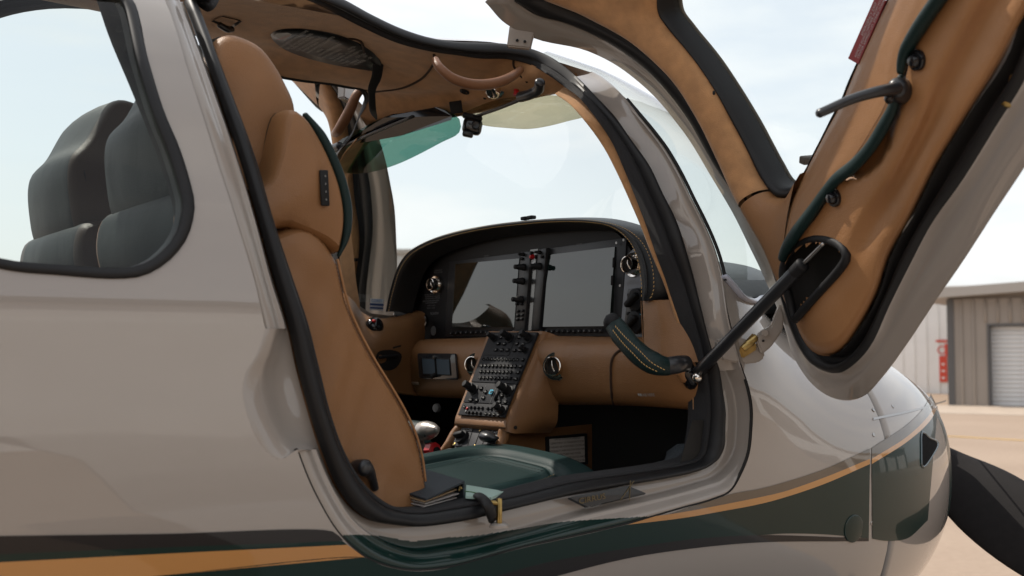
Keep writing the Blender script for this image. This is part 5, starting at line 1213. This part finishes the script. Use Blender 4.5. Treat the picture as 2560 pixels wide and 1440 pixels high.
# ---- oxygen and flaps panel
O0, O1, O2 = P(1153, 1067, x=-.148), P(1256, 1074, x=-.148), P(1186, 1122, x=-.182)
ex = (O1-O0)/np.linalg.norm(O1-O0); nO = np.cross(ex, (O0+O1)/2-O2); nO /= np.linalg.norm(nO); nO = nO if nO@(CAM-O0) > 0 else -nO
BO = np.stack([ex, np.cross(nO, ex), nO], 1)
ZO = lambda X, Y_: (1000+X/8.47, 1020+Y_/8.47)
def po_(X, Y_, l=0): return PL(*ZO(X, Y_), O0+nO*l, nO)
def c3(X, Y_): q = (po_(X, Y_)-O0)@BO; return q[0], q[1]
prism('switch_tray', [c3(*p) for p in ((1250, 360), (1080, 880), (2080, 960), (2230, 440))], .004, BO, O0-nO*.012, BLACK, cons)
prism('switch_panel', [c3(*p) for p in ((1280, 400), (1115, 800), (2000, 900), (2150, 470))], .004, BO, O0-nO*.002, mat('panel_grey', (.030, .031, .036), .55, spec=.25), cons, .0008)
text('OXYGEN', .0105, BO, po_(1410, 458, .0035), WHITE, cons); text('FLAPS', .0105, BO, po_(2000, 515, .0035), WHITE, cons)
for s_, X, Y_ in (('ON', 1390, 530), ('OFF', 1290, 772), ('UP', 2105, 590), ('50%', 2045, 710), ('100%', 1960, 800)): text(s_, .005, BO, po_(X, Y_, .0035), WHITE, cons)
for a, b in (((1545, 440), (1430, 790)), ((1700, 470), (1590, 770)), ((1850, 480), (1720, 830))): tube('panel_joint', [po_(*a, .003), po_(*b, .003)], .0007, DARK, cons, n=4)
k = lathe('oxygen_knob', [(.017, 0), (.017, .006), (.0155, .009), (.001, .0095)], po_(1340, 640, .002), nO, BLACK, cons, 24); rbox('knob_grip', (.011, .030, .014), I3, (0, 0, .014), BLACK, k, .003)
k = lathe('flap_knob', [(.008, 0), (.008, .008), (.001, .009)], po_(1890, 620, .002), nO, BLACK, cons, 16)
wlocal(tube('knob_grip', [po_(1760, 570, .018), po_(1850, 610, .022), po_(1980, 640, .020), po_(2080, 635, .014)], [.010, .0165, .0145, .004], SATIN, k, n=16, flat=(1, .75)), k)
for X, Y_ in ((1290, 425), (1148, 762), (1705, 468), (1570, 808), (2010, 858)): lathe('screw', [(.004, 0), (.004, .0012), (.002, .0016), (.001, .0008)], po_(X, Y_, .002), nO, BRASS, cons, 10)
# console lower rails and carbon deck
def lp(pts): return [P(px, py, x=x) for px, py, x in pts]
tube('console_rail', lp([(1150, 1070, -.15), (1138, 1085, -.16), (1122, 1112, -.175), (1108, 1128, -.185), (1096, 1134, -.195), (1070, 1140, -.22), (1040, 1146, -.26)]), [.012, .012, .011, .009, .009, .009, .009], TAN, cons, n=12)
tube('console_rail', lp([(1262, 1076, -.15), (1258, 1095, -.155), (1248, 1122, -.168), (1240, 1142, -.18)]), [.014, .013, .012, .011], TAN, cons, n=12)
cw = mat('carbon_deck', (.03, .028, .026), .3, coat=.4, bump=1, bscale=350)
grid('console_deck', [[P(1122, 1120, x=-.180), P(1245, 1132, x=-.178)], [P(1040, 1152, x=-.265), P(1120, 1180, x=-.265)]], cw, cons)
grid('console_side', [[P(1262, 1078, y=-.155), P(1250, 1122, y=-.15), P(1240, 1180, y=-.14)], [P(1330, 1075, y=-.13), P(1330, 1120, y=-.13), P(1330, 1190, y=-.13)], [P(1480, 1060, y=-.11), P(1480, 1130, y=-.11), P(1480, 1240, y=-.11)]], TAN, cons)
tube('red_mark', lp([(1121, 1129, -.19), (1150, 1132, -.188)]), .002, RED, cons, n=6, flat=(1, .4))
# throttle and mixture
a, b = P(1015, 1060, x=-.25), P(1075, 1078, x=-.25)
thr = tube('throttle_lever', [P(1064, 1152, x=-.25), P(1052, 1110, x=-.25), P(1045, 1085, x=-.25)], [.004, .006, .007], mat('lever_grey', (.30, .29, .30), .35, metal=.6), AP, n=10, flat=(1.6, .6))
tube('throttle_grip', [P(1000, 1072, x=-.25), P(1025, 1074, x=-.25), P(1056, 1078, x=-.25)], [.019, .022, .0215], GRNL, thr, n=20)
tube('grip_cap', [P(1056, 1078, x=-.25), P(1070, 1076, x=-.25), P(1083, 1075, x=-.25), P(1093, 1073, x=-.25)], [.0215, .021, .017, .007], mat('cast_silver', (.42, .39, .36), .35, metal=.7), thr, n=20)
lathe('grip_button', [(.003, 0), (.003, .001)], P(1062, 1090, x=-.275), -FW, DARK, thr, 10)
mk = lathe('mixture_knob', [(.012, -.012), (.0185, -.009), (.0185, .009), (.012, .012)], P(1081, 1127, x=-.245), (.2, -1, .1), RED, AP, 8); lathe('knob_hub', [(.008, .011), (.008, .016), (.003, .017)], (0, 0, 0), (0, 0, 1), BLACK, mk, 14)
tube('mixture_lever', [P(1084, 1130, x=-.245), P(1096, 1158, x=-.245)], .0045, BLACK, mk); wlocal(mk.children[-1], mk)
# pocket with papers on the console side
q = [P(px, py, y=-.125) for px, py in ((1362, 1092), (1466, 1084), (1468, 1160), (1364, 1166))]; n = np.cross(q[1]-q[0], q[3]-q[0]); n /= np.linalg.norm(n); n = n if n@(CAM-q[0]) > 0 else -n
dpk = poly('document_pocket', [p+n*.003 for p in q]+[p-n*.012 for p in q], [(0, 1, 2, 3), (0, 4, 5, 1), (1, 5, 6, 2), (2, 6, 7, 3), (3, 7, 4, 0)], BLACK, AP, smooth=False)
cq_ = sum(q)/4; qi = [cq_+(p-cq_)*.84+n*.004 for p in q]; poly('certificate', qi, [(0, 1, 2, 3)], mat('paper_dim', (.5, .44, .38), .7), dpk, smooth=False)
ex = (q[1]-q[0])/np.linalg.norm(q[1]-q[0]); ey = (q[0]-q[3])/np.linalg.norm(q[0]-q[3])
BQ2 = np.stack([ex, np.cross(n, ex), n], 1)
for k, s_ in enumerate(('UNITED STATES OF AMERICA', 'DEPARTMENT OF TRANSPORTATION', 'STANDARD AIRWORTHINESS CERTIFICATE', 'NATIONALITY AND REGISTRATION MARKS', 'MANUFACTURER AND MODEL', 'AUTHORITY AND BASIS FOR ISSUANCE', 'THIS AIRWORTHINESS CERTIFICATE IS ISSUED', 'TERMS AND CONDITIONS')): text(s_, .0065, BQ2, cq_+ey*(.026-.0085*k)+n*.005, DARK, dpk, sx=.85)
# parking-brake knob under the panel, warning card by the far footwell
lathe('brake_knob', [(.011, 0), (.012, .006), (.010, .010), (.001, .011)], P(1095, 1020, x=-.02), (-1, -.2, 0), GREYP, AP, 16)
q = lp([(1716, 1116, .02), (1775, 1112, .05), (1775, 1150, .05), (1738, 1146, .03)]); cdp = poly('striped_card', q+[p+np.array([.004, .002, 0]) for p in q], [(0, 1, 2, 3), (7, 6, 5, 4), (0, 4, 5, 1), (1, 5, 6, 2), (2, 6, 7, 3), (3, 7, 4, 0)], mat('card_white', (.5, .42, .32), .6), AP, smooth=False)
for k in range(6): poly('card_stripe', [P(1720+8*k+a, 1116.5+b, x=.018+.004*k) for a, b in ((0, 0), (5, 0), (5, 7), (0, 7))], [(0, 1, 2, 3)], mat('card_orange', (.5, .2, .03), .6), cdp, smooth=False)
# ------------------------------------------------------------------ side yokes
yk = tube('side_yoke', lp([(1536, 812, -.16), (1560, 845, -.165), (1590, 878, -.165), (1615, 898, -.16), (1645, 912, -.15), (1672, 917, -.13)]), [.018, .0205, .0195, .0205, .021, .016], GRNL, AP, n=22, seg=50, flat=(1.0, 1.0))
Ty = bvh(yk)
for l in ([(1538, 815), (1565, 845), (1600, 878), (1630, 907), (1668, 928)], [(1532, 825), (1555, 855), (1585, 886), (1612, 912), (1650, 932)]):
    pa = np.array([cast(*p, Ty, .0006)[0] for p in spline(l, 24)]); stitches(pa, .0062, yk, np.array([-.3, -1, .3]), sz=(.004, .0012))
tube('yoke_head', lp([(1522, 815, -.165), (1530, 806, -.165), (1542, 797, -.16)]), [.012, .017, .014], BLACK, yk, n=12); tube('yoke_button', lp([(1530, 796, -.17), (1535, 795, -.17)]), .004, RED, yk, n=8)
tube('yoke_stem', lp([(1665, 916, -.135), (1690, 912, -.12), (1712, 908, -.08)]), [.0165, .016, .015], SATIN, yk, n=16)
tube('yoke_boot', [P(1716, 950, y=-.585), P(1706, 925, y=-.58), P(1708, 900, y=-.58), P(1722, 884, y=-.585), P(1742, 872, y=-.59), P(1756, 850, y=-.6)], [.010, .014, .014, .012, .010, .008], TAN2, yk, n=12)
yl = tube('side_yoke', lp([(905, 858, -.17), (918, 840, -.17), (930, 822, -.17), (940, 812, -.17)]), [.016, .019, .025, .022], GLOSSB, AP, n=18); tube('yoke_button', lp([(933, 802, -.18), (937, 803, -.18)]), .004, RED, yl, n=8)
tube('yoke_stem', lp([(900, 865, -.17), (880, 895, -.14)]), .014, BLACK, yl)
# ------------------------------------------------------------------ far side wall below the window
wl_ = loft('side_wall_trim', [lp([(820, 730, -.24), (862, 734, -.22), (884, 752, -.2), (905, 780, -.17), (945, 795, -.12), (990, 792, -.06), (1030, 780, 0), (1062, 768, .03)]),
     lp([(820, 760, -.27), (862, 770, -.25), (884, 788, -.23), (905, 806, -.2), (945, 812, -.16), (990, 810, -.10), (1030, 805, -.05), (1062, 800, .0)]),
     lp([(820, 860, -.27), (862, 860, -.26), (884, 860, -.24), (905, 860, -.22), (945, 860, -.18), (990, 858, -.12), (1030, 852, -.06), (1062, 850, .0)]),
     lp([(820, 980, -.25), (862, 980, -.24), (884, 980, -.22), (905, 980, -.20), (945, 980, -.16), (990, 980, -.10), (1030, 985, -.05), (1062, 990, .0)])], TAN, AP, nu=40, nv=16)
Tw = bvh(wl_)
onm = spline([(945, 880), (985, 876), (1003, 886), (1000, 905), (985, 922), (960, 925), (940, 905)], 30, True)
pc0 = cast(972, 900, Tw, 0)[0]; ro = [cast(*p, Tw, .001)[0] for p in onm]
pk_ = grid('side_pocket', [ro, [pc0+(p-pc0)*.6+np.array([-.0012, -.0012, 0]) for p in ro], [pc0+(p-pc0)*.02+np.array([-.0012, -.0012, 0]) for p in ro]], DARK, wl_, cv=True)
tube('pocket_lever', [cast(945, 892, Tw, .006)[0], cast(990, 888, Tw, .006)[0]], .004, BLACK, pk_, n=8)
p, n = cast(992, 867, Tw, .0008); rbox('wall_label', (.03, .004, .0008), basis(n, (0.5, -1, 0)), p, DARK, wl_, 0)
# sticker on the windshield corner
q = lp([(925, 768, .02), (928, 757, .02), (958, 760, .02), (956, 773, .02)]); stk = poly('windshield_sticker', [P(px, py, y=.60) for px, py in ((924, 775), (926, 746), (960, 748), (957, 777))], [(0, 1, 2, 3)], mat('sticker', (.6, .62, .64), .6), AP, smooth=False)
for (a, b, c, d) in (((925, 758), (959, 760), (959, 765), (925, 763)), ((925, 767), (958, 769), (958, 773), (925, 771))): poly('sticker_band', [P(px, py, y=.599) for px, py in (a, b, c, d)], [(0, 1, 2, 3)], mat('sticker_blue', (.04, .08, .22), .5), stk, smooth=False)
e_ = P(957, 753, y=.597)-P(927, 752, y=.597); Lx = np.linalg.norm(e_); e_ /= Lx; nn_ = np.array([0, -1., 0]); nn_ -= e_*(nn_@e_); nn_ /= np.linalg.norm(nn_)
text('COAST', Lx*.27, np.stack([e_, np.cross(nn_, e_), nn_], 1), P(942, 752, y=.596), mat('sticker_cyan', (.02, .16, .45), .5), stk)
#@@SEATS
# ------------------------------------------------------------------ seats
BLKG = leather('dark_green_shell', (.006, .013, .013), .5, spec=.2)
YN = -.545                                 # outer face of the seat
def sxz(px, py, y=-.53): q = P(px, py, y=y); return np.array([q[0], q[2]])
FR = [sxz(*p) for p in ((752, 287), (790, 340), (822, 405), (845, 470), (856, 535), (852, 595), (836, 640))]
def slab(name, loop, ys, insets, mats, parent, n=72, mf=None, puff=.012):
    """closed side profile (x, z) swept across the seat; the two side faces are padded panels"""
    lp_ = spline([np.array([p[0], p[1]]) for p in loop], n, True); c = lp_.mean(0)
    d = np.roll(lp_, -1, 0)-np.roll(lp_, 1, 0); nm = np.stack([d[:, 1], -d[:, 0]], 1); nm /= np.linalg.norm(nm, axis=1, keepdims=True)+1e-9
    if np.sum((lp_-c)*nm) > 0: nm = -nm                     # inward
    rows = []
    for y, ins in zip(ys, insets): rows.append([np.array([a, y, b]) for a, b in lp_+nm*ins])
    o = grid(name, rows, mats, parent, cv=True)
    if mf:
        N = [p.normal.copy() for p in o.data.polygons]; Cc = [p.center.copy() for p in o.data.polygons]
        o.data.polygons.foreach_set('material_index', [mf(a, b) for a, b in zip(N, Cc)])
    pans = []
    for y, ins, sg_ in ((ys[0], insets[0], -1), (ys[-1], insets[-1], 1)):
        q = lp_+nm*ins; ph = random.random()*6
        def surf(x, z, q=q, y=y, sg_=sg_, ph=ph):
            dd = np.min(np.hypot(q[:, 0]-x, q[:, 1]-z)); k = 1-math.exp(-dd/.03)
            wr = .0046*math.sin(34*x+21*z+ph+2.2*math.sin(17*z+ph))*k+.0022*math.sin(75*x-48*z+3*math.sin(22*x+ph))*k
            return np.array([x, y+sg_*(puff*k+wr), z])
        pans.append(cdt_patch('side_panel', [tuple(p) for p in q], [], .011, mats[0], parent, surf, None))
    for pn_ in pans[:2]:
        up_ = pn_.data.polygons[0].normal.y
        want = -1 if pn_ is pans[0] else 1
        if up_*want < 0: pn_.data.flip_normals()
    return o, pans
def mf(n, c):                              # side faces tan, front and back green
    return 0 if c.y < -.505 or c.y > -.085 else 1
seat = empty('seat', (-.7, -.3, .93), AP)
def sub(o):
    if isinstance(o, tuple):
        for k in o[1]: sub(k)
        o = o[0]
    o.matrix_basis = Matrix.Translation((.7, .3, -.93))@o.matrix_basis; return o
YS = [-.548, -.544, -.535, -.52, -.49, -.40, -.30, -.20, -.11, -.085, -.07, -.062, -.058]
IN = [.014, .0095, .005, .0015, 0, -.004, -.006, -.004, 0, .0015, .005, .0095, .014]
hx = lambda px, py: tuple(sxz(px, py, -.47))
hr = [hx(748, 296)]+[hx(*p) for p in ((742, 250), (722, 205), (697, 160), (662, 115), (622, 90), (580, 79), (545, 92))]+[(-.955, 1.96), (-.985, 1.92), (-.985, 1.84), (-.965, 1.77), (-.91, 1.74), (-.84, 1.75), (-.79, 1.78)]
hd_ = sub(slab('headrest', hr, [-.475, -.472, -.466, -.455, -.44, -.38, -.30, -.22, -.16, -.125, -.114, -.108, -.105], [.016, .011, .006, .002, 0, -.004, -.006, -.004, 0, .002, .006, .011, .016], [TAN, BLKG], seat, mf=lambda n, c: 0 if c.y < -.45 or c.y > -.13 else 1))
ub = [tuple(p) for p in FR]+[tuple(sxz(*p)) for p in ((800, 612), (740, 585), (700, 572))]+[(-.955, 1.66), (-.985, 1.72), (-.975, 1.785), (-.94, 1.80), (-.87, 1.80)]+[tuple(sxz(*p)) for p in ((715, 272),)]
b1_ = sub(slab('upper_backrest', ub, [-.553, -.549, -.540, -.524]+YS[4:9]+[-.081, -.065, -.057, -.053], [v*.85 for v in IN], [TAN, BLKG], seat, mf=mf))
lb = [tuple(sxz(*p)) for p in ((830, 632), (845, 660), (853, 700), (868, 760), (895, 825), (932, 895), (972, 960), (1008, 1022), (1035, 1080), (1052, 1140), (1062, 1200), (1065, 1262))]+[(-.60, 1.24), (-.70, 1.22), (-.76, 1.28), (-.80, 1.36), (-.86, 1.46), (-.92, 1.56), (-.955, 1.64), (-.93, 1.675)]+[tuple(sxz(*p)) for p in ((745, 560), (800, 590))]
b2_ = sub(slab('lower_backrest', lb, YS, IN, [TAN, BLKG], seat, mf=mf))
# green edge strip and piping along the front edge
gp_ = [np.array([p[0]+.004, -.536, p[1]]) for p in FR]
sub(tube('side_piping', gp_, [.006, .012, .013, .013, .013, .011, .004], GRNL, seat, n=12, flat=(1, .7)))
lw = [np.array([*sxz(*p)]) for p in ((842, 650), (853, 700), (868, 760), (895, 825), (932, 895), (972, 960), (1008, 1022), (1035, 1080), (1052, 1140), (1060, 1200))]
sub(tube('side_piping', [np.array([p[0]-.006, -.545, p[1]]) for p in lw], .0022, TAN2, seat, n=8))
o = stitches(spline([np.array([p[0]-.012, -.548, p[1]]) for p in lw], 60), .006, seat, np.array([0, -1., 0]), m=mat('brown_thread', (.10, .04, .015), .8)); sub(o)
p = P(811, 470, y=-.566); tg_ = sub(rbox('fabric_tag', (.014, .005, .055), np.stack([[1, 0, .0], [0, 1, 0], [-.12, 0, 1.]], 1).astype(float), p, BLACK, seat, .0015))
dots = [rbox('tag_print', (.002, .001, .003), I3, (.001, -.003, -.018+.012*k), GREYP, tg_, 0) for k in range(4)]
lv = sub(tube('recline_lever', [P(938, 1222, y=-.56), P(928, 1190, y=-.57), P(916, 1172, y=-.575)], [.006, .007, .012], SATIN, seat, n=12)); o = tube('lever_knob', [P(884, 1168, y=-.55), P(900, 1168, y=-.57), P(914, 1170, y=-.585)], [.010, .0125, .0135], SATIN, lv, n=14)
# cushion: raised border, sunk perforated middle
CX0, CX1, CY0, CY1 = -.64, -.12, -.545, -.085
def ctop(x, y):
    u = (x-CX0)/(CX1-CX0)*2-1; v = (y-CY0)/(CY1-CY0)*2-1
    r_ = (abs(u)**4.5+abs(v)**4.5)**(1/4.5)
    z = 1.301+.014*v+.018*sstep((r_-.55)/.2)*sstep((v+.9)/.8)-.09*max(0, r_-.86)**2/.0196*.5
    z += .030*u
    for cc_, wd in ((.68, .022),): z -= .015*math.exp(-((r_-cc_)/wd)**2)
    dd = (y-(CY0+.10)) - (x-CX0)*.10
    z -= .016*math.exp(-(dd/.012)**2)*(1 if r_ < .68 else 0)
    return z
g = []
for r_ in list(np.linspace(.02, 1, 40))+[1.0, 1.0]:
    row = []
    for a in np.linspace(0, 2*math.pi, 96, endpoint=False):
        c_, s_ = math.cos(a), math.sin(a); k = r_/(abs(c_)**4.5+abs(s_)**4.5)**(1/4.5)
        x, y = (CX0+CX1)/2+(CX1-CX0)/2*k*c_, (CY0+CY1)/2+(CY1-CY0)/2*k*s_; row.append(np.array([x, y, ctop(x, y)]))
    g.append(row)
g[-2] = [p+np.array([0, 0, -.05]) for p in g[-2]]; g[-1] = [p+np.array([0, 0, -.14]) for p in g[-1]]
def perf_fn(t, b, tc):
    v = t.nodes.new('ShaderNodeTexVoronoi'); v.inputs['Scale'].default_value = 380
    bp = t.nodes.new('ShaderNodeBump'); bp.inputs['Strength'].default_value = .2; bp.inputs['Distance'].default_value = .001
    t.links.new(tc.outputs['Object'], v.inputs['Vector']); t.links.new(v.outputs['Distance'], bp.inputs['Height']); t.links.new(bp.outputs[0], b.inputs['Normal'])
cush = grid('seat_cushion', g, mat('green_leather_seat', (.010, .029, .029), .55, spec=.18, noise=.12, nscale=8, fn=perf_fn), seat, cv=True)
bm = bmesh.new()
for x in np.arange(CX0+.06, CX1-.06, .0085):
    for k, y in enumerate(np.arange(CY0+.05, CY1-.05, .0105)):
        u = (x-CX0)/(CX1-CX0)*2-1; v = (y-CY0)/(CY1-CY0)*2-1; r_ = (abs(u)**4.5+abs(v)**4.5)**(1/4.5)
        if r_ < .64 and abs((y-(CY0+.10))-(x-CX0)*.10) > .016: bmesh.ops.create_circle(bm, cap_ends=True, segments=5, radius=.0021, matrix=Matrix.Translation((x, y, ctop(x, y)+.0008)))
me = bpy.data.meshes.new('perforation'); bm.to_mesh(me); bm.free(); o = link('perforation', me, DARK, cush, smooth=False); o['kind'] = 'stuff'
pa = np.array([[x, CY0+.10+(x-CX0)*.10-.014, ctop(x, CY0+.10+(x-CX0)*.10-.014)+.001] for x in np.linspace(CX0+.1, CX1-.09, 40)]); stitches(pa, .006, cush, np.array([0, 0, 1.]), sz=(.004, .0012))
sub(cush)
# pilot's seat: the same seat on the far side
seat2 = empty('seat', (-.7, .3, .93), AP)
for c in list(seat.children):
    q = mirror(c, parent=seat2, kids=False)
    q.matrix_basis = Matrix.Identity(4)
    if len(q.data.materials) and q.data.materials[0] == TAN: q.data.materials[0] = leather('shaded_seat_side', (.055, .036, .025), .45, spec=.25)  # far seat's tan sides darkened in colour for shadow and window tint
# harness over the pilot's seat back
for pts in ([P(205, 430, y=.12), P(215, 500, y=.13), P(225, 560, y=.15), P(240, 640, y=.16)], [P(330, 470, y=-.05), P(320, 520, y=-.04), P(300, 580, y=-.03), P(295, 660, y=-.03)]):
    tube('harness_strap', pts, .022, BLACK, AP, n=10, flat=(1, .12))
# ------------------------------------------------------------------ loose things by the seat
cA, cB, cC = P(1158, 1204, y=-.57), P(1066, 1247, y=-.60), P(1055, 1173, y=-.45)
tp = [cC, cA, cB, cB+cC-cA]; tp = [tp[3], tp[0], tp[1], tp[2]]
lo = [np.array([p[0], p[1], 1.297]) for p in tp]
bd_ = empty('binder', tuple(sum(tp)/4-np.array([0, 0, .045])))
def bsub(o): o.matrix_basis = Matrix.Translation(-bd_.location)@o.matrix_basis; return o
BCOV = mat('binder_cover', (.022, .030, .038), .65, noise=.25, nscale=220, bump=.6, bscale=900)
def sheet(name, q, th, m, par): 
    q = [np.array(p) for p in q]; v = q+[p-np.array([0, 0, th]) for p in q]; o = poly(name, v, [(0, 1, 2, 3), (7, 6, 5, 4), (0, 4, 5, 1), (1, 5, 6, 2), (2, 6, 7, 3), (3, 7, 4, 0)], m, par, smooth=False)
    bm = bmesh.new(); bm.from_mesh(o.data); bmesh.ops.recalc_face_normals(bm, faces=bm.faces[:]); bm.to_mesh(o.data); bm.free(); return o
bsub(sheet('cover', tp, .003, BCOV, bd_)); bsub(sheet('cover', lo, .003, BCOV, bd_))
sp_d = (tp[2]-tp[3])/np.linalg.norm(tp[2]-tp[3])*.004
bsub(poly('spine', [tp[1], tp[2], lo[2]-np.array([0, 0, .003]), lo[1]-np.array([0, 0, .003]), tp[1]+sp_d, tp[2]+sp_d, lo[2]+sp_d-np.array([0, 0, .003]), lo[1]+sp_d-np.array([0, 0, .003])], [(0, 1, 2, 3), (7, 6, 5, 4), (0, 4, 5, 1), (1, 5, 6, 2), (2, 6, 7, 3), (3, 7, 4, 0)], BCOV, bd_, smooth=False))
for k in range(5):
    f_ = (k+.6)/5.2; cc_ = sum(tp)/4
    qq = [(a*(1-f_)+b*f_) for a, b in zip(lo, tp)]; cc_ = sum(qq)/4; j_ = np.array([.006*random.uniform(-1, .2), .004*random.uniform(-1, 1), 0])
    bsub(sheet('paper', [cc_+(p-cc_)*(.86+.06*random.random())+j_ for p in qq], .0016, mat('paper', (.45, .42, .40), .7) if k % 3 else mat('paper_tab', (.40, .28, .16), .7), bd_))
bsub(tube('ring_clip', [P(1148, 1226, y=-.58), P(1150, 1216, y=-.57), P(1154, 1222, y=-.575)], .0016, BRASS, bd_, n=8))
tag(bd_, 'black ring binder with loose papers, lying beside the tan seat back', 'binder')
zt = 1.314
ch = [P(1166, 1212, z=zt), P(1262, 1228, z=zt), P(1228, 1244, z=zt), P(1164, 1240, z=zt)]
cht = sheet('chart', ch, .004, mat('chart_paper', (.36, .50, .44), .6), None)
tag(cht, 'folded pale green paper chart between binder and door sill', 'chart')
o = tube('printed_band', [P(1163, 1228, z=zt+.0006), P(1185, 1231, z=zt+.0006), P(1205, 1240, z=zt+.0006)], .0022, mat('green_print', (.05, .16, .03), .6), cht, n=6, flat=(1, .3))
#@@END
# ------------------------------------------------------------------ the far side: the airplane is symmetrical
def far_side(o, shift=True):
    q = mirror(o)
    def warp(ob):
        for v in ob.data.vertices:
            v.co.z += .07*sstep((-.42-v.co.x)/.3)*sstep((v.co.z-2.02)/.12)
            v.co.x += FAR-.15*sstep((-.55-v.co.x)/.35)
        for c in ob.children: warp(c)
    if shift: warp(q)
    return q
for o in (sk, jamb0, jamb, pillar, seal, trim, win, swall, ptrim, frm): far_side(o)
far_side(door, False).location.x = -.06

# ------------------------------------------------------------------ tidy the tree: thing > part > sub-part, no deeper
for part in list(AP.children):
    for subp in list(part.children):
        kids = list(subp.children)
        if not kids: continue
        if part.name.startswith(('seat', 'cabin_door')):
            for c in kids: M = subp.matrix_basis@c.matrix_basis; c.parent = part; c.matrix_basis = M
        else:
            M = part.matrix_basis@subp.matrix_basis; subp.parent = AP; subp.matrix_basis = M
for part in list(AP.children):
    for subp in list(part.children):
        for c in list(subp.children): M = subp.matrix_basis@c.matrix_basis; c.parent = part; c.matrix_basis = M
